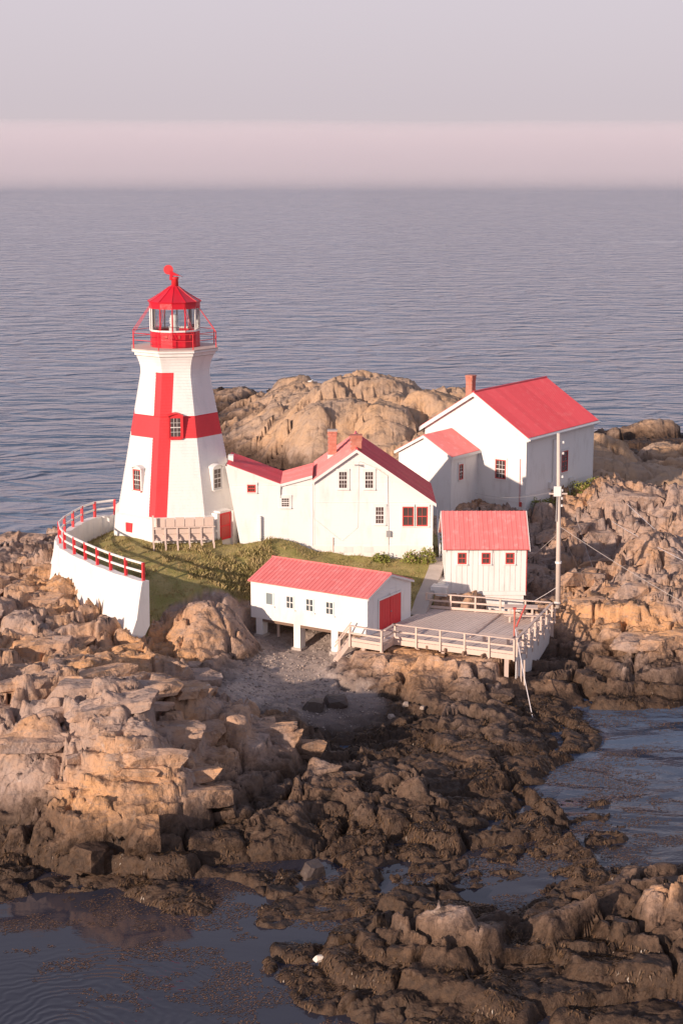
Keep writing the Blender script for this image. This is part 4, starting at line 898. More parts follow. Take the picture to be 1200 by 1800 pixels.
for px, py, gl, cl in ((474, 1063, 'blind', 1), (510, 1069.5, 'glass_grey', 2), (544.5, 1074.5, 'glass_grey', 2), (579.5, 1080, 'glass_grey', 2)):
    c = on_boat(px, py) + nL * .005; window(BO, c - Z * .04, bl_ * -1, .54, .76, cl, cl, 'white', gl, 'white', n=nL, depth=.035, sash=False, mw=.045)
d0 = on_bend(665, 1080); dz0 = QB + .04; s0 = (d0 - Q).dot(bw_); s1 = (on_bend(703, 1060) - Q).dot(bw_); dh = 1.62
fr = MB()
for a, b in ((s0 - .1, .1), (s1, .1)): fr.obox(qp(0, a, dz0) + nE * .02, bw_ * b, nE * .04, Z * (dh + .1))
fr.obox(qp(0, s0, dz0 + dh) + nE * .02, bw_ * (s1 - s0), nE * .04, Z * .1); part('door_frame', fr, M['white'], BO)
for i in range(2):
    half = (s1 - s0) / 2; d_ = MB(); d_.obox(qp(0, s0 + half * i + .01, dz0) + nE * .02, bw_ * (half - .02), nE * .025, Z * (dh - .01)); dd_ = part('door', d_, M['red'], BO)
    for j in range(4):
        b_ = MB(); b_.obox(qp(0, s0 + half * i + .02 + (half - .04) / 4 * j, dz0 + .02) + nE * .045, bw_ * ((half - .04) / 4 - .012), nE * .012, Z * (dh - .05)); part('board', b_, M['red'], dd_)
h_ = MB(); h_.tube([qp(0, (s0 + s1) / 2 + .06, dz0 + .8) + nE * .06, qp(0, (s0 + s1) / 2 + .06, dz0 + .8) + nE * .1], .035, 8); part('door_handle', h_, M['metal'], BO)
h_ = MB(); h_.lathe(qp(0, (s0 + s1) / 2 - .05, 0) + nE * .12, [(.05, dz0 + dh + .1), (.06, dz0 + dh + .16), (.03, dz0 + dh + .22)], 10); part('lamp', h_, M['white'], BO)
for a, b in [((on_boat(px_, 1105) - Q).dot(bl_), 0) for px_ in (585, 519, 453)]:                # white concrete piers under the front wall, timber posts behind
    c = qp(a, .25, 0); gz = ground(c.x, c.y); s = MB(); s.obox(qp(a - .28, .05, gz - .4), bl_ * .42, bw_ * .5, Z * (QB - gz + .4)); part('pier', s, M['plaster'], BO)
    s = MB(); s.obox(qp(a - .36, -.02, gz - .5), bl_ * .58, bw_ * .66, Z * .62); part('footing', s, M['concrete'], BO)
for a in (1.4, 2.5, 4.6, 6.2):
    for b in (.9, 3.6):
        c = qp(a, b, 0); s = MB(); s.bar(qp(a, b, ground(c.x, c.y) - .3), qp(a, b, QB), .14, .14); part('post', s, M['wood_pale'], BO)
m = MB(); m.obox(qp(-.02, .06, QB - .17), bl_ * (QL + .02), bw_ * .16, Z * .165); m.obox(qp(-.02, QW - .3, QB - .17), bl_ * (QL + .02), bw_ * .16, Z * .165); part('sill_beam', m, M['wood_dark'], BO)
# ================================================================== DECK
DZ = 2.6
DK = thing('deck', 'weathered plank deck with a pale wooden railing in front of the boathouse doors', 'deck', (6, 87, 2.0))
d_ = {k: atz(*q, DZ) for k, q in dict(BL=(748, 1069), BR=(966, 1086), FR=(904, 1151), F1=(691, 1123.5), P1=(672, 1135.5), P0=(616.5, 1126.5)).items()}
BEc = qp(0, QW, 0); Q0 = Q.copy()
outline = [d_['P0'], d_['P1'], d_['F1'], d_['FR'], d_['BR'], d_['BL'], Vector((BEc.x, BEc.y, DZ)) - nE * 0 + nE * .03, Vector((Q0.x, Q0.y, DZ)) + nE * .03, Vector((d_['P0'].x + .25, d_['P0'].y + .55, DZ))]
oxy = [(p_.x, p_.y) for p_ in outline]
# planks run parallel to the boathouse front; each clipped to the outline
def clip_line(p0, dr):
    ts = []
    n_ = len(oxy)
    for i in range(n_):
        a = Vector((*oxy[i], 0)); b = Vector((*oxy[(i + 1) % n_], 0)); e = b - a; den = dr.x * e.y - dr.y * e.x
        if abs(den) < 1e-9: continue
        r = a - p0; t = (r.x * e.y - r.y * e.x) / den; u = (r.x * dr.y - r.y * dr.x) / den
        if 0 <= u < 1: ts.append(t)
    ts.sort(); return list(zip(ts[::2], ts[1::2]))
pw = .19; ax = nE
for i in range(-10, 54):
    c0 = Vector((Q0.x, Q0.y, 0)) + ax * (pw * (i + .5))
    for t0, t1 in clip_line(c0, bw_):
        if t1 - t0 < .15: continue
        b_ = MB(); b_.obox(c0 + bw_ * t0 - ax * (pw / 2 - .013) + Z * (DZ - .045 - random.uniform(0, .006)), bw_ * (t1 - t0), ax * (pw - .026), Z * .045); part('plank', b_, M['wood'], DK)
edges = [('P0', 'P1'), ('P1', 'F1'), ('F1', 'FR'), ('FR', 'BR'), ('BR', 'BL')]
for a, b in edges:
    A, B = d_[a], d_[b]; dr = (B - A).normalized(); out = Vector((dr.y, -dr.x, 0)); 
    m = MB(); m.obox(A + out * .005 - Z * .27, B - A, out * .045, Z * .26); part('fascia', m, M['wood_pale'], DK)
    if (a, b) == ('P0', 'P1') : np_ = 2
    else: np_ = max(2, round((B - A).length / 1.28) + 1)
    side = (a == 'FR')
    for k in range(np_):
        if k == 0 and a != 'P0' and a != 'FR': continue
        q = A.lerp(B, k / (np_ - 1)) + out * .1
        m = MB(); m.bar(q + Z * (-.3 if not side else -.1), q + Z * .84, .095, .095, dr); part('railing_post', m, M['wood_pale'], DK)
    hs = (.86,) if side else (.84, .45)
    for h in hs:
        m = MB(); m.bar(A + out * .1 + Z * h, B + out * .1 + Z * h, .15 if h > .8 else .045, .045 if h > .8 else .09); part('rail', m, M['wood_pale'], DK)
    if not side:
        m = MB(); m.bar(A + out * .03 + Z * .1, B + out * .03 + Z * .1, .045, .14); part('toe_board', m, M['wood_pale'], DK)
    if side:                                                        # white vertical plank skirt down to the rocks, with outrigger braces
        L = (B - A).length; n_ = 34
        for k in range(n_):
            q = A + dr * (L * k / n_) + out * .055; g_ = min(ground(q.x, q.y), 2.0); bot = max(g_ - .25, DZ - 2.3 + 1.1 * k / n_)
            m = MB(); m.obox(q + Z * (bot - DZ), dr * (L / n_ - .012), out * (.03 + random.uniform(0, .012)), Z * (DZ - .02 - bot)); part('skirt_board', m, M['white_old'], DK)
        for k in range(6):
            q = A + dr * (L * (k + .55) / 6) + out * .1
            for z_, w__ in ((.62, .34), (-.02, .34)):
                m = MB(); m.obox(q + Z * (z_ - .1), dr * .1, out * w__, Z * .1); part('outrigger', m, M['wood_pale'], DK)
            m = MB(); m.bar(q + out * .28 + dr * .05 + Z * -.05, q + out * .28 + dr * .05 + Z * .75, .08, .06, dr); part('outrigger_post', m, M['wood_pale'], DK)
            m = MB(); m.obox(q + out * .0 + Z * -.72, dr * .13, out * .05, Z * .62); part('cleat', m, M['wood'], DK)
# supports
for px in (640, 672, 692, 736, 780, 822, 858, 892):
    q = atz(px, {640: 1131, 672: 1135, 692: 1123, 736: 1129, 780: 1134, 822: 1140, 858: 1145, 892: 1149.5}[px], DZ) + Vector((-.05, .12, 0)); gz = ground(q.x, q.y) - .4
    if px == 892: gz = min(gz, .4)
    if gz < DZ - .35: m = MB(); m.bar(q - Z * .27, Vector((q.x, q.y, gz)), .26 if px == 892 else .16, .2 if px == 892 else .16, (1, 0, 0)); part('support_post', m, M['wood_pale'], DK)
for dx, w__ in ((.12, .1), (.34, .07), (.5, .07)):
    q = d_['FR'] + Vector((dx, .1, 0)); m = MB(); m.bar(q + Z * -.3, Vector((q.x + .03, q.y, min(.5, ground(q.x, q.y)) - .3)), w__, w__, (1, 0, 0)); part('fender_pile', m, M['wood_pale'], DK)
for k in range(7):
    A, B = qp(-.2 - 1.05 * k, .3, DZ - .2), qp(-.2 - 1.05 * k, 4.4 - .1 * k, DZ - .2)
    m = MB(); m.bar(A, B, .1, .2); part('joist', m, M['wood_dark'], DK)
for c_ in ('BL', 'BR'):
    q = d_[c_] + Vector((.1, -.15, 0)); m = MB(); m.bar(q - Z * .3, Vector((q.x, q.y, ground(q.x, q.y) - .3)), .16, .16, (1, 0, 0)); part('support_post', m, M['wood_pale'], DK)

# steps down from the deck to the beach
ST = thing('beach_steps', 'short pale wooden steps from the deck down to the gravel beach', 'steps', d_['P0'] - Z * 1)
A = d_['P0'] + Vector((-.02, .1, -.05)); foot = aty(588, 1163, A.y + .05); dr = (foot - A); hor = Vector((dr.x, dr.y, 0)).normalized(); sd_ = Vector((-hor.y, hor.x, 0))
if sd_.y < 0: sd_ = -sd_
for s in (0, .8):
    m = MB(); m.bar(A + sd_ * s, foot + sd_ * s, .05, .24); part('stringer', m, M['wood_pale'], ST)
    m = MB(); m.bar(A + sd_ * s + Z * .8, foot + sd_ * s + Z * .8, .05, .06); part('handrail', m, M['wood_pale'], ST)
    q = foot.lerp(A, .25) + sd_ * s; m = MB(); m.bar(q, q + Z * .85, .07, .07, (1, 0, 0)); part('newel_post', m, M['wood_pale'], ST)
for k in range(5):
    q = A.lerp(foot, (k + .6) / 5.2); m = MB(); m.obox(q + sd_ * .03 - hor * .13 + Z * .04, hor * .26, sd_ * .74, Z * .04); part('tread', m, M['wood_pale'], ST)
m = MB(); m.obox(foot + hor * .1 - sd_ * .35 - Z * .12, hor * -.75, sd_ * 1.5, Z * .1); part('landing_board', m, M['wood_pale'], ST)

# white steps up beside the shed
SS = thing('shed_steps', 'white wooden steps with a sawtooth stringer left of the shed', 'steps', (5.2, 92.6, 2.6))
A = Vector((5.0, 92.75, 0)); B = Vector((5.75, 95.3, 0)); A.z = ground(A.x, A.y) + .25; B.z = ground(B.x, B.y) + .45; dr = (B - A); hor = Vector((dr.x, dr.y, 0)).normalized(); sd_ = Vector((-hor.y, hor.x, 0)); n_ = 7
for s in (0, -.85):
    m = MB(); m.bar(A + sd_ * s - Z * .05, B + sd_ * s - Z * .05, .05, .2); part('stringer', m, M['white'], SS)
for k in range(n_):
    q = A.lerp(B, (k + .5) / n_); m = MB(); m.obox(q - sd_ * .9 - hor * .17 - Z * .45, hor * .32, sd_ * .92, Z * .52); part('tread', m, M['white'], SS)
    m = MB(); m.obox(q - sd_ * .02 - hor * .17 - Z * .1, hor * .3, sd_ * .04, Z * .16); part('riser_end', m, M['white'], SS)

# steps with handrail between the two houses
S2 = thing('house_steps', 'white handrailed steps in the gap right of the gabled house', 'steps', (6.2, 97.6, 4))
A = Vector((5.75, 97.4, 4.0)); B = Vector((5.75, 100.4, 5.5)); 
for k in range(8):
    q = A.lerp(B, k / 8); m = MB(); m.obox(q - Z * .03, X * .9, Y * .34, Z * .06); part('tread', m, M['white_old'], S2)
for xx in (0, .9):
    m = MB(); m.bar(A + X * xx - Z * .1, B + X * xx - Z * .1, .05, .22); part('stringer', m, M['white'], S2)
    for h in (.5, .9): m = MB(); m.bar(A + X * xx + Z * h, B + X * xx + Z * h, .05, .07); part('handrail', m, M['white'], S2)
    for t in (0, .5, 1): q = A.lerp(B, t) + X * xx; m = MB(); m.bar(q - Z * .2, q + Z * .92, .07, .07, (1, 0, 0)); part('newel_post', m, M['white'], S2)

# concrete path from the deck up past the boathouse
cpts = smooth([Vector((4.15, 90.4, 0)), Vector((4.6, 92.2, 0)), Vector((5.15, 94.2, 0)), Vector((5.55, 96.2, 0)), Vector((5.75, 97.6, 0))], 4); m = MB()
zf = [2.56, 4.02]; nC = len(cpts)
for i in range(nC - 1):
    a, b = cpts[i], cpts[i + 1]; d = (b - a).normalized(); s = Vector((d.y, -d.x, 0)); za = zf[0] + (zf[1] - zf[0]) * i / (nC - 1); zb = zf[0] + (zf[1] - zf[0]) * (i + 1) / (nC - 1)
    za = max(za, max(ground((a + s * k_).x, (a + s * k_).y) for k_ in (-.4, 0, .4)) + .05); zb = max(zb, max(ground((b + s * k_).x, (b + s * k_).y) for k_ in (-.4, 0, .4)) + .05)
    L = [a - s * .42 + Z * za, a + s * .42 + Z * za, b + s * .42 + Z * zb, b - s * .42 + Z * zb]
    m.quad(*L); m.quad(L[0] - Z * .5, L[0], L[3], L[3] - Z * .5); m.quad(L[1], L[1] - Z * .5, L[2] - Z * .5, L[2])
pth = part('path', m, M['concrete']); pth['kind'] = 'structure'

# ------------------------------------------------------------------ things on the deck
WN = thing('hand_winch', 'small red crane post with a slanting arm at the corner of the deck', 'crane', atz(903, 1121, DZ + .03))
q = atz(903, 1120, DZ); m = MB(); m.tube([q, q + Z * 1.6], .045, 8); part('post', m, paint('worn_red_paint', (.55, .14, .1), amt=.5), WN)
m = MB(); e = q + Vector((.62, .5, 1.6)); m.tube([q + Vector((.1, 0, .55)), e], .045, 6); part('arm', m, M['red_frame'], WN)
m = MB(); m.obox(q - X * .09 + Z * 1.5 - Y * .06, X * .18, Y * .12, Z * .1); part('head_block', m, M['red_frame'], WN)
m = MB(); m.lathe(q + X * .35, [(.16, DZ + .05), (.18, DZ + .12), (.1, DZ + .14), (.1, DZ + .3), (.18, DZ + .32), (.16, DZ + .38)], 12); part('drum', m, M['wood_dark'], WN)
PT = thing('picnic_table', 'weathered picnic table in the far right corner of the deck', 'table', atz(915, 1092, DZ))
ang = -6; ux, uy = hv(ang), hv(ang + 90); c = atz(915, 1090, DZ) + Vector((0, .1, 0))
for k in range(5): m = MB(); m.obox(c - ux * .9 - uy * (.4 - .16 * k) + Z * .7, ux * 1.8, uy * .145, Z * .045); part('top_board', m, M['wood_pale'], PT)
for s in (-1, 1):
    for j in (0, .15): m = MB(); m.obox(c - ux * .9 + uy * (s * .78 - .14 + j) + Z * .42, ux * 1.8, uy * .135, Z * .04); part('seat_board', m, M['wood_pale'], PT)
    for xx in (-.6, .6):
        m = MB(); m.bar(c + ux * xx + uy * s * .25 + Z * .69, c + ux * xx + uy * s * .65, .05, .1, ux); part('leg', m, M['wood_pale'], PT)
for xx in (-.6, .6): m = MB(); m.bar(c + ux * (xx + .05) - uy * .9 + Z * .38, c + ux * (xx + .05) + uy * .9 + Z * .38, .04, .09); part('cross_brace', m, M['wood_pale'], PT)
m = MB(); A = atz(826, 1121, DZ) + Z * .05; B = atz(879, 1080, DZ) + Z * .05; m.tube([A, B], .035, 6); single('spar', m, M['wood_pale'], 'long pale spar lying across the deck planks', 'spar', loc=A)
m = MB(); A = q0 = atz(905, 1106, DZ + 1.2); B = aty(944, 1302, 78.5); m.tube([A, A.lerp(B, .5) - Z * .12, B], .022, 6); single('mooring_line', m, M['rope'], 'taut white line slanting from the deck corner down to the weedy rocks', 'rope', loc=B)
# boards of a bench by the front rail
BN = thing('deck_bench', 'low pale bench inside the front railing of the deck', 'bench', atz(870, 1134, DZ))
c = atz(868, 1133, DZ); ux = (d_['FR'] - d_['F1']).normalized(); uy = Vector((-ux.y, ux.x, 0))
for j in range(2): m = MB(); m.obox(c - ux * .9 + uy * (.1 + .2 * j) + Z * .4, ux * 1.8, uy * .18, Z * .045); part('seat_board', m, M['wood_pale'], BN)
for xx in (-.7, .6): m = MB(); m.obox(c + ux * xx + uy * .12, ux * .09, uy * .32, Z * .4); part('leg', m, M['wood_pale'], BN)

# ------------------------------------------------------------------ utility pole with its wires
PB = Vector((11.98, 91.5, 0)); PB.z = ground(PB.x, PB.y)
UP = thing('utility_pole', 'tall pale utility pole at the right end of the deck', 'pole', PB)
m = MB(); m.tube([PB - Z * .6, Vector((11.9, 91.5, 7)), Vector((11.75, 91.5, 12.45))], [.145, .125, .09], 10); part('pole', m, M['pole'], UP, True)
m = MB(); m.obox((11.55, 91.28, 9.0), X * .4, Y * .1, Z * .55); part('junction_box', m, M['white'], UP)
m = MB(); m.obox((11.3, 91.33, 9.1), X * 1.0, Y * .06, Z * .08); part('cross_bar', m, M['wood'], UP)
for k, z_ in enumerate((8.4, 8.8, 9.25, 10.0, 11.3, 11.9)): m = MB(); c = Vector((12.02, 91.38, z_)); m.lathe(c, [(.03, z_), (.07, z_ + .03), (.04, z_ + .07), (.07, z_ + .1), (.03, z_ + .14)], 8); part('insulator', m, M['white'], UP)
m = MB(); m.tube([(11.75, 91.36, 9.0), (11.72, 91.34, 7.6)], .035, 6); part('conduit', m, M['metal'], UP)
for z_ in (2.9, 5.2): m = MB(); m.lathe(Vector((11.93, 91.5, 0)), [(.18, z_), (.18, z_ + .12)], 10); part('band', m, M['white'], UP)
def wire(A, B, sag, rad, label, mat='wire', name='wire', cat='wire'):
    A, B = Vector(A), Vector(B); m = MB(); m.tube([A.lerp(B, t / 10) - Z * sag * 4 * (t / 10) * (1 - t / 10) for t in range(11)], rad, 4); return single(name, m, M[mat], label, cat, loc=A)
wire((11.95, 91.4, 7.3), aty(1205, 1062, 84), .1, .014, 'dark reddish guy wire running from the utility pole to the lower right')
wire(on_side(1022, 880) + nS * .2 - Z * .2, aty(1210, 990, 92), .15, .018, 'pale cable from the large house down over the rocks at the right', 'rope')
wire((11.95, 91.4, 7.1), aty(1030, 1028, 94), .02, .012, 'thin guy wire from pole to rocks, the near one right of the pole')
wire(aty(1010, 905, 104), aty(1052, 1030, 96), .02, .012, 'thin guy line over the shaded rocks right of the pole, the farther one')
wire((11.9, 91.5, 6.9), aty(926, 985, 95.5), .02, .014, 'guy wire from the pole down left towards the shed wall')
wire((11.9, 91.4, 3.9), atz(935, 1058, 2.8), .02, .016, 'short thick stay at the foot of the pole behind the deck rail', 'rope')
wire((11.75, 91.4, 9.3), on_gable(835, 866) + nG * .1, .35, .012, 'overhead service wire from the pole to the annex of the large house', 'metal')
wire(aty(1085, 870, 112), aty(1215, 985, 96), .1, .018, 'second pale cable crossing the sunlit boulders at the far right', 'rope')
# ================================================================== ROCK PIECES
def rock_mesh(seed, flat=1.0, cuts=9):
    """hewn block: a skewed box split along random joint planes, then weathered"""
    from mathutils import noise as mn
    r = random.Random(seed); bm = bmesh.new(); bmesh.ops.create_cube(bm, size=1.7)
    for v in bm.verts: v.co = Vector((v.co.x * r.uniform(.8, 1.05), v.co.y * r.uniform(.75, 1.05), v.co.z * flat * r.uniform(.7, 1.05))) + Vector((v.co.z * .18, v.co.z * .1, 0))
    for k in range(cuts):
        n = Vector((r.gauss(0, 1), r.gauss(0, 1), r.gauss(.25, .8))).normalized(); ext = max(v.co.dot(n) for v in bm.verts)
        res = bmesh.ops.bisect_plane(bm, geom=bm.verts[:] + bm.edges[:] + bm.faces[:], plane_co=n * ext * r.uniform(.74, .94), plane_no=n, clear_outer=True)
        ed = [e for e in bm.edges if e.is_boundary]
        if ed: bmesh.ops.holes_fill(bm, edges=ed)
    bmesh.ops.bevel(bm, geom=bm.edges[:], offset=.02, segments=1, affect='EDGES', clamp_overlap=True)
    bmesh.ops.triangulate(bm, faces=bm.faces[:])
    for _ in range(2): bmesh.ops.subdivide_edges(bm, edges=[e for e in bm.edges if e.calc_length() > .3], cuts=1); bmesh.ops.triangulate(bm, faces=bm.faces[:])
    bm.normal_update()
    for v in bm.verts: v.co += v.normal * (mn.fractal(v.co * 2.6 + Vector((seed, 0, 0)), 1, 2, 4) * .045)
    me = bpy.data.meshes.new('rock'); bm.to_mesh(me); bm.free(); me.materials.append(M['rock']); return me
RR = [rock_mesh(200 + i, .9, 26) for i in range(8)]
RM = [rock_mesh(i, 1.0) for i in range(14)] + [rock_mesh(50 + i, .6) for i in range(10)]
rr = random.Random(5)
KEEP = [([(-17, 92), (-17, 100), (-13, 104), (6, 104.5), (6, 92), (4, 90), (5, 92.5), (12.2, 92), (12.2, 89), (8.7, 82), (2, 83.8), (.2, 84.9), (-2, 86.5), (-5.6, 89.3), (-9.6, 84.6), (-12, 86.5)], 0), ([(3, 104), (12, 109), (19, 118), (9, 124), (2, 114)], 0), ([(5.5, 92.5), (10.8, 92.5), (10.8, 97.6), (5.5, 97.6)], 0)]
def blocked(x, y): return any(bool(pip(np.array([x]), np.array([y]), p_)[0]) for p_, _ in KEEP)
# jointed blocks that stand out of the ledges: parts of the terrain
placed = 0; tries = 0
while placed < 210 and tries < 20000:
    tries += 1
    y = 47 + 65 * rr.random() ** 1.25; x = rr.uniform(-.215, .215) * y * 1.05
    z = ground(x, y)
    i = int(np.clip(np.searchsorted(ys, y), 1, len(ys) - 1)); j = int(np.clip(round((x + 33) / DX), 0, len(xs) - 1))
    if z < 1.1 or (y < 60) or MRk[i, j] < .6 or (z < 1.9 and rr.random() < .6) or blocked(x, y): continue
    s = rr.choice((.35, .45, .55, .7, .85, 1.05)) * (1.0 if z > 1.8 else .7)
    me = rr.choice(RM); e = rr.uniform(1.4, 2.8)
    inst('rock_block', me, terrain, (x, y, z - s * .36), scale=(s * e, s * rr.uniform(.65, 1.0), s * rr.uniform(.38, .7)), rot=(rr.uniform(-.2, .2), rr.uniform(-.15, .15), R(14) + rr.gauss(0, .2))); placed += 1

# ------------------------------------------------------------------ single boulders
def boulder(px, py, size, label, mi, squash=(1, 1, .8), rz=0.0, mat=None, z=None):
    # where the line of sight meets the ground
    d = Vector(_ray(px, py)); best = None
    for k in range(4000):
        t = 45 + k * .05; q = Vector((0, 0, CAM_H)) + d * t
        if q.z <= max(ground(q.x, q.y), 0 if z is None else z): best = q; break
    if best is None: return
    me = RR[mi % 8]
    if mat: me = me.copy(); me.materials.clear(); me.materials.append(mat)
    o = bpy.data.objects.new('boulder', me); COL.objects.link(o); o.location = best + Z * size * .25; o.scale = tuple(size * v for v in squash); o.rotation_euler = (.2, .1, rz)
    tag(o, label, 'boulder'); return o
dark = paint('dark_wet_stone', (.085, .06, .05), dirt=(.05, .04, .03), amt=.6, rough=.6, bs=.6); pale = paint('pale_stone', (.36, .28, .23), dirt=(.35, .25, .19), amt=.6, rough=.9, bs=.6)
boulder(553, 1247, .62, 'dark weedy boulder in the middle of the gravel beach, left of a pair', 2, (1, .9, .8), .4, dark)
boulder(590, 1240, .5, 'dark low boulder in the middle of the gravel beach, right of a pair', 17, (1.5, .9, .9), .1, dark)
boulder(250, 1490, .95, 'big pale upright boulder at the foot of the left crag', 4, (.9, .8, 1.25), .3)
boulder(160, 1515, .85, 'squat barnacled boulder at the water edge below the left crag', 7, (1.2, .9, .8), 1.0)
boulder(548, 1540, .5, 'rounded weed-brown boulder beside the shallow channel', 20, (1.2, .9, 1), .7, dark)
boulder(688, 1262, .2, 'small pale stone on the weedy flat below the deck', 9, (1, .9, .8), .5, pale)
boulder(1112, 1048, .85, 'smooth grey boulder in the shaded gully right of the pole', 11, (1.1, .9, .9), .5)
boulder(1073, 1122, .6, 'pale block spotted with white right of the deck', 3, (1.1, .9, .9), .2)
boulder(563, 1686, .2, 'small flat white stone on the tip of the near islet', 19, (1.2, .8, .7), .6, paint('white_stone', (.72, .64, .55), amt=.2))
boulder(712, 1240, .18, 'small pinkish stone beside the weedy hump below the deck', 12, (1, .9, .8), .1, pale)
boulder(345, 1178, .55, 'grey slab at the left edge of the gravel beach', 16, (1.4, .8, .7), .4)
boulder(742, 1245, .14, 'little round pale stone under the deck rocks', 10, (1, 1, .9), .1, pale)
# ------------------------------------------------------------------ gravel, driftwood, grass, shrubs, wrack
def flakes(name, items, mat, kind='stuff', label=None, cat=None, parent=None):
    """items: (verts Nx3, faces) arrays joined into one mesh"""
    V = np.concatenate([a for a, _ in items]); off = 0; F = []
    me = bpy.data.meshes.new(name); loops = []; start = []; tot = []; ls = 0
    for a, f in items:
        for q in f: loops.append(np.asarray(q) + off); start.append(ls); tot.append(len(q)); ls += len(q)
        off += len(a)
    me.vertices.add(len(V)); me.vertices.foreach_set('co', V.ravel().astype(np.float32)); L = np.concatenate(loops)
    me.loops.add(len(L)); me.loops.foreach_set('vertex_index', L.astype(np.int32)); me.polygons.add(len(tot))
    me.polygons.foreach_set('loop_start', np.array(start, np.int32)); me.polygons.foreach_set('loop_total', np.array(tot, np.int32)); me.update(calc_edges=True)
    me.materials.append(mat); o = bpy.data.objects.new(name, me); COL.objects.link(o); o['kind'] = kind
    if label: tag(o, label, cat)
    return o
def sample(mask, n, y0=45, y1=130):
    ii, jj = np.nonzero(mask & (GY > y0) & (GY < y1)); w = np.gradient(ys)[ii]; k = rng.choice(len(ii), n, p=w / w.sum())
    x = xs[jj[k]] + rng.uniform(-.05, .05, n); y = ys[ii[k]] + rng.uniform(-.05, .05, n); return x, y, GZ[ii[k], jj[k]]
def stuffmat(name, cols, scale, rough=.8, trans=0.0):
    m, nt, b, N = newmat(name); n = noise(nt, N, geo_pos(nt, N), scale, 3); n2 = noise(nt, N, geo_pos(nt, N), scale * 9, 2)
    c = mixc(nt, N, rampf(nt, N, n.outputs[0], .4, .62), cols[0], cols[1]); c = mixc(nt, N, rampf(nt, N, n2.outputs[0], .42, .68), c, cols[2]); nt.links.new(c, b.inputs['Base Color'])
    b.inputs['Roughness'].default_value = rough; b.inputs['Specular IOR Level'].default_value = .25; return m
# pebbles
bx, by, bz = sample(MBch > .45, 3800, 74, 92); items = []
octa = np.array([(1, 0, 0), (0, 1, 0), (-1, 0, 0), (0, -1, 0), (0, 0, 1), (0, 0, -1)], float); of = [(0, 1, 4), (1, 2, 4), (2, 3, 4), (3, 0, 4), (1, 0, 5), (2, 1, 5), (3, 2, 5), (0, 3, 5)]
for x, y, z in zip(bx, by, bz):
    s = .02 + .09 * rng.random() ** 5; a = rng.uniform(0, 6.28); v = octa * (s * rng.uniform(.7, 1.3), s * rng.uniform(.6, 1), s * rng.uniform(.4, .8)) * rng.uniform(.75, 1.25, (6, 1)); c, q = math.cos(a), math.sin(a)
    v = np.stack([v[:, 0] * c - v[:, 1] * q, v[:, 0] * q + v[:, 1] * c, v[:, 2]], 1) + (x, y, z + s * .15); items.append((v, of))
flakes('beach_pebbles', items, stuffmat('pebbles', ((.32, .25, .215), (.2, .155, .135), (.5, .42, .37)), 2.0, .85), label='loose pebbles and stones on the gravel beach', cat='pebbles')
# lawn and tall dry grass
def blades(x, y, z, hmin, hmax, w, lean=.5):
    n = len(x); h = rng.uniform(hmin, hmax, n); a = rng.uniform(0, 6.28, n); w = w * rng.uniform(.6, 1.3, n); dx, dy = np.cos(a), np.sin(a); b = rng.uniform(0, 6.28, n); ln = h * lean * rng.uniform(.1, 1, n)
    v = np.empty((n, 4, 3)); v[:, 0] = np.stack([x - dx * w, y - dy * w, z - .02], 1); v[:, 1] = np.stack([x + dx * w, y + dy * w, z - .02], 1)
    v[:, 2] = np.stack([x + np.cos(b) * ln * .35 + dx * w * .6, y + np.sin(b) * ln * .35 + dy * w * .6, z + h * .6], 1); v[:, 3] = np.stack([x + np.cos(b) * ln, y + np.sin(b) * ln, z + h], 1); return v
def blade_obj(name, vs_, mat, label, cat):
    V = np.concatenate(vs_).reshape(-1, 3); n = len(V) // 4; L = np.arange(n * 4, dtype=np.int32)
    me = bpy.data.meshes.new(name); me.vertices.add(n * 4); me.vertices.foreach_set('co', V.ravel().astype(np.float32)); me.loops.add(n * 4); me.loops.foreach_set('vertex_index', L)
    me.polygons.add(n); me.polygons.foreach_set('loop_start', L[::4].copy()); me.polygons.foreach_set('loop_total', np.full(n, 4, np.int32)); me.update(calc_edges=True); me.materials.append(mat)
    o = bpy.data.objects.new(name, me); COL.objects.link(o); o['kind'] = 'stuff'; return tag(o, label, cat)
def off_built(x, y):
    bad = np.zeros(len(x), bool)
    for p_ in ([(HX0 - .1, HY - .05), (HX1 + .1, HY - .05), (HX1 + .1, HY + 7), (TX, HY + 7), (TX, HY + .1), (HX0, HY + .1)], [tuple(corner(k, 4.05)[:2]) for k in range(8)], [tuple(qp(a, b, 0)[:2]) for a, b in ((-.1, -.1), (QL + .1, -.1), (QL + .1, QW + .1), (-.1, QW + .1))], [tuple(q[:2]) for q in ([c_ + Vector((.5, 0, 0)) for c_ in cpts] + [c_ - Vector((.5, 0, 0)) for c_ in reversed(cpts)])]): bad |= pip(x, y, p_)
    return ~bad
gm = MG > .5
gx, gy, gz = sample(gm, 34000, 84, 105); k = off_built(gx, gy); gx, gy, gz = gx[k], gy[k], gz[k]
ux2, uy2, uz2 = sample(gm & (fbm(GX / .5, GY / .5, 44, 3) > .55), 16000, 84, 105); k2 = off_built(ux2, uy2)
blade_obj('lawn_grass', [blades(gx, gy, gz, .02, .075, .014), blades(ux2[k2], uy2[k2], uz2[k2], .06, .19, .014)], stuffmat('lawn_blades', ((.24, .205, .065), (.36, .26, .11), (.44, .33, .17)), .7), 'short green and straw-coloured lawn grass around the lighthouse', 'grass')
tx, ty, tz = sample(gm & (fbm(GX / 1.1, GY / 1.1, 33, 3) + .35 * np.exp(-((GX + 6.2) ** 2 / 6 + (GY - 92.6) ** 2 / 4)) > .66), 7000, 84, 96); k = off_built(tx, ty) & (tx < -3.2); 
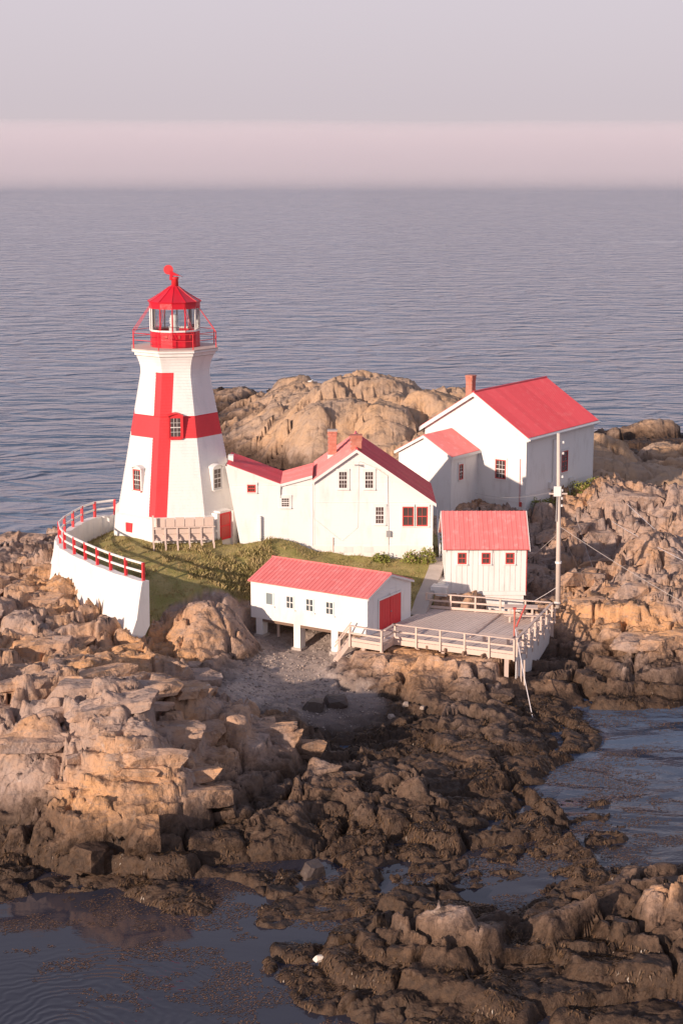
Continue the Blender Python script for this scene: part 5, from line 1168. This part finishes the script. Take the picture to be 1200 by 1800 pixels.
blade_obj('tall_grass', [blades(tx[k], ty[k], tz[k], .14, .36, .018, .8)], stuffmat('tall_blades', ((.26, .23, .07), (.40, .30, .14), (.5, .38, .2)), 1.2), 'tall dry grass on the bank between lawn and boathouse', 'grass')
def leafcloud(c, rx, ry, rz_, n, size):
    u = rng.normal(0, 1, (n, 3)); u /= np.linalg.norm(u, axis=1, keepdims=True); r = rng.uniform(.55, 1, n) ** .7; p_ = u * r[:, None] * (rx, ry, rz_) * (1 + .25 * np.sin(u[:, :1] * 5 + u[:, 1:2] * 7)); p_[:, 2] = np.abs(p_[:, 2]) * 1.0
    p_ += np.array(c); s = size * rng.uniform(.6, 1.3, n); a = rng.normal(0, 1, (n, 3)); a /= np.linalg.norm(a, axis=1, keepdims=True); b = np.cross(a, rng.normal(0, 1, (n, 3))); b /= np.linalg.norm(b, axis=1, keepdims=True)
    v = np.stack([p_ - a * s[:, None], p_ - b * s[:, None] * .5, p_ + a * s[:, None], p_ + b * s[:, None] * .5], 1); return v
leaf = stuffmat('shrub_leaves', ((.12, .16, .03), (.22, .24, .05), (.36, .33, .09)), 3); flower = stuffmat('pink_blossom', ((.55, .3, .25), (.6, .5, .35), (.5, .22, .2)), 9)
def shrub(x, y, rx, ry, rz_, n, label, fl=0):
    z = ground(x, y); T = thing('shrub', label, 'shrub', (x, y, z)); 
    def mk(name, v, mat):
        V = v.reshape(-1, 3) - np.array((x, y, z)); nn = len(V) // 4; me = bpy.data.meshes.new(name); me.from_pydata(V.tolist(), [], [(4 * i, 4 * i + 1, 4 * i + 2, 4 * i + 3) for i in range(nn)]); me.materials.append(mat); o = bpy.data.objects.new(name, me); COL.objects.link(o); o.parent = T
    mk('foliage', leafcloud((x, y, z + .05), rx, ry, rz_, n, .075), leaf)
    if fl: mk('blossom', leafcloud((x, y, z + .1), rx * 1.02, ry * 1.02, rz_ * 1.03, fl, .05), flower)
    st_ = MB()
    for k in range(5): a = k * 1.3; st_.tube([(x, y, z - .05), (x + .4 * rx * math.cos(a), y + .4 * ry * math.sin(a), z + rz_ * .5), (x + .7 * rx * math.cos(a), y + .7 * ry * math.sin(a), z + rz_ * .8)], [.03, .02, .01], 5)
    part('stems', st_, M['wood_dark'], T)
q = aty(668, 980, 96.3); shrub(q.x, q.y, .55, .4, .5, 420, 'low yellow-green shrub under the middle of the gabled house wall')
q = aty(722, 984, 96.2); shrub(q.x, q.y, .5, .4, .6, 420, 'flowering shrub under the red windows, left of a pair', 60)
q = aty(750, 984, 96.2); shrub(q.x, q.y, .5, .45, .85, 480, 'taller flowering shrub at the right corner of the gabled house', 80)
# rank growth along the shaded foundation of the large house
ws = [on_side(px, py) + nS * o_ for px, py, o_ in ((935, 905, .3), (955, 900, .4), (970, 893, .5), (985, 886, .6), (1000, 880, .7), (1015, 872, .7), (1028, 864, .7), (995, 895, 1.2), (1015, 885, 1.3))]
vv = [leafcloud((p_.x, p_.y, ground(p_.x, p_.y) + .02), .7, .55, .45, 200, .07) for p_ in ws]
blade_obj('rank_weeds', vv, leaf, 'rank green weeds along the foundation of the large house', 'weeds')
# wrack: drifting fronds in the shallows and strands hanging over the low rocks
m_fl = (GZ > -.9) & (GZ < .0) & (fbm(GX / 1.6, GY / 1.1, 61, 4) > .44 - .13 * GZ) & (GY < 92)
fx, fy, fz = sample(m_fl, 110000, 45, 92); n = len(fx); v = np.empty((n, 4, 3)); a = rng.normal(.3, .9, n); s = .02 + .06 * rng.random(n) ** 2; dx, dy = np.cos(a) * s, np.sin(a) * s
zz = rng.uniform(.004, .012, n)
v[:, 0] = np.stack([fx - dx, fy - dy, zz], 1); v[:, 1] = np.stack([fx + dy * .35, fy - dx * .35, zz + .004], 1); v[:, 2] = np.stack([fx + dx, fy + dy, zz], 1); v[:, 3] = np.stack([fx - dy * .35, fy + dx * .35, zz - .002], 1)
blade_obj('floating_wrack', [v], stuffmat('drifting_wrack', ((.17, .095, .06), (.10, .06, .04), (.25, .145, .095)), 1.2, .6), 'brown seaweed drifting in the shallow pools', 'seaweed')
m_rk = (GZ > .02) & (GZ < .95) & (MBch < .4) & (GY < 90) & (fbm(GX / 1.3, GY / 1.3, 66, 3) > .5)
fx, fy, fz = sample(m_rk, 52000, 45, 90); 
gzx = np.gradient(GZ, axis=1) / DX; gzy = np.gradient(GZ, axis=0) / np.gradient(ys)[:, None]
ii = np.clip(np.searchsorted(ys, fy), 1, len(ys) - 1); jj = np.clip(np.round((fx + 33) / DX).astype(int), 0, len(xs) - 1); sx_, sy_ = -gzx[ii, jj], -gzy[ii, jj]; gl = np.hypot(sx_, sy_) + 1e-3; ux_, uy_ = sx_ / gl, sy_ / gl
n = len(fx); L_ = .06 + .15 * rng.random(n); w_ = .015 + .02 * rng.random(n); dz = -np.clip(gl, 0, 2.5) * L_; nrm = np.sqrt(1 + gl ** 2); L_ = L_ / nrm * 1.3; dz = dz / nrm * 1.3; jit = rng.normal(0, .05, (n, 2)); li = .028
v = np.empty((n, 4, 3)); v[:, 0] = np.stack([fx, fy, fz + li], 1); v[:, 1] = np.stack([fx + ux_ * L_ * .5 - uy_ * w_, fy + uy_ * L_ * .5 + ux_ * w_, fz + dz * .5 + li + .02], 1); v[:, 2] = np.stack([fx + ux_ * L_ + jit[:, 0], fy + uy_ * L_ + jit[:, 1], fz + dz + li * .4], 1); v[:, 3] = np.stack([fx + ux_ * L_ * .5 + uy_ * w_, fy + uy_ * L_ * .5 - ux_ * w_, fz + dz * .5 + li + .02], 1)
blade_obj('rock_wrack', [v], stuffmat('rockweed', ((.115, .066, .037), (.058, .036, .023), (.165, .10, .055)), 1.5, .35), 'brown rockweed hanging over the low tidal rocks', 'seaweed')
# gull on the far rock
def gull(p_, label):
    p_ = Vector(p_); T = thing('gull', label, 'gull', p_); m = MB()
    m.tube([p_ + Vector((-.26, 0, .2)), p_ + Vector((-.12, 0, .2)), p_ + Vector((.05, 0, .22)), p_ + Vector((.16, 0, .27)), p_ + Vector((.2, 0, .36)), p_ + Vector((.26, 0, .38)), p_ + Vector((.32, 0, .37))], [.02, .08, .1, .07, .05, .05, .01], 8); part('body', m, M['white'], T, True)
    m = MB(); m.tube([p_ + Vector((-.3, 0, .22)), p_ + Vector((-.1, 0, .27)), p_ + Vector((.08, 0, .28))], [.015, .07, .03], 6); part('wings', m, M['metal'], T, True)
    m = MB(); m.tube([p_ + Vector((.31, 0, .37)), p_ + Vector((.38, 0, .35))], [.012, .004], 5); part('beak', m, paint('beak', (.6, .4, .05), amt=0), T)
    for s in (-.04, .04): m = MB(); m.tube([p_ + Vector((0, s, -.02)), p_ + Vector((0, s, .15))], .01, 4); part('leg', m, M['red_frame'], T)
def on_ground(px, py, t0=45):
    d = Vector(_ray(px, py))
    for k in range(6000):
        q = Vector((0, 0, CAM_H)) + d * (t0 + k * .05)
        if q.z <= ground(q.x, q.y): return q
    return q
gp = on_ground(545, 676, 140); gull((gp.x, gp.y, ground(gp.x, gp.y)), 'white gull perched on the far rock behind the house')
# ------------------------------------------------------------------ fog bank lying on the sea
m = MB(); FX = np.arange(-11000, 11001, 50.0); FY0, FY1, FT = 1500.0, 2400.0, 81.0
ft = FT + 9 * (fbm(FX / 700, FX * 0, 5, 4, .6) - .5)
for a, b, ta, tb in zip(FX, FX[1:], ft, ft[1:]):
    m.quad((a, FY0, -4), (b, FY0, -4), (b, FY0, .4), (a, FY0, .4)); m.quad((a, FY0, .4), (b, FY0, .4), (b, FY1, tb), (a, FY1, ta)); m.quad((a, FY1, ta), (b, FY1, tb), (b, 12500, tb), (a, 12500, ta)); m.quad((a, 12500, ta), (b, 12500, tb), (b, 12500, -4), (a, 12500, -4)); m.quad((b, FY0, -4), (a, FY0, -4), (a, 12500, -4), (b, 12500, -4))
for x_, t_, sgn in ((FX[0], ft[0], 1), (FX[-1], ft[-1], -1)):
    q = [(x_, FY0, -4), (x_, FY0, .4), (x_, FY1, t_), (x_, 12500, t_), (x_, 12500, -4)]; m.poly(q if sgn > 0 else q[::-1])
fm = bpy.data.materials.new('fog'); fm.use_nodes = True; nt = fm.node_tree; nt.nodes.clear(); pv = nt.nodes.new('ShaderNodeVolumePrincipled'); out = nt.nodes.new('ShaderNodeOutputMaterial')
pv.inputs['Color'].default_value = (.955, .885, .92, 1); pv.inputs['Density'].default_value = .0019; pv.inputs['Anisotropy'].default_value = 0.0; nt.links.new(pv.outputs[0], out.inputs['Volume'])
fog = part('fog_bank', m, fm); bm_ = bmesh.new(); bm_.from_mesh(fog.data); bmesh.ops.remove_doubles(bm_, verts=bm_.verts[:], dist=.01); bmesh.ops.recalc_face_normals(bm_, faces=bm_.faces[:]); bm_.to_mesh(fog.data); bm_.free(); fog['kind'] = 'stuff'; tag(fog, 'low pale pink fog bank lying along the sea horizon', 'fog')
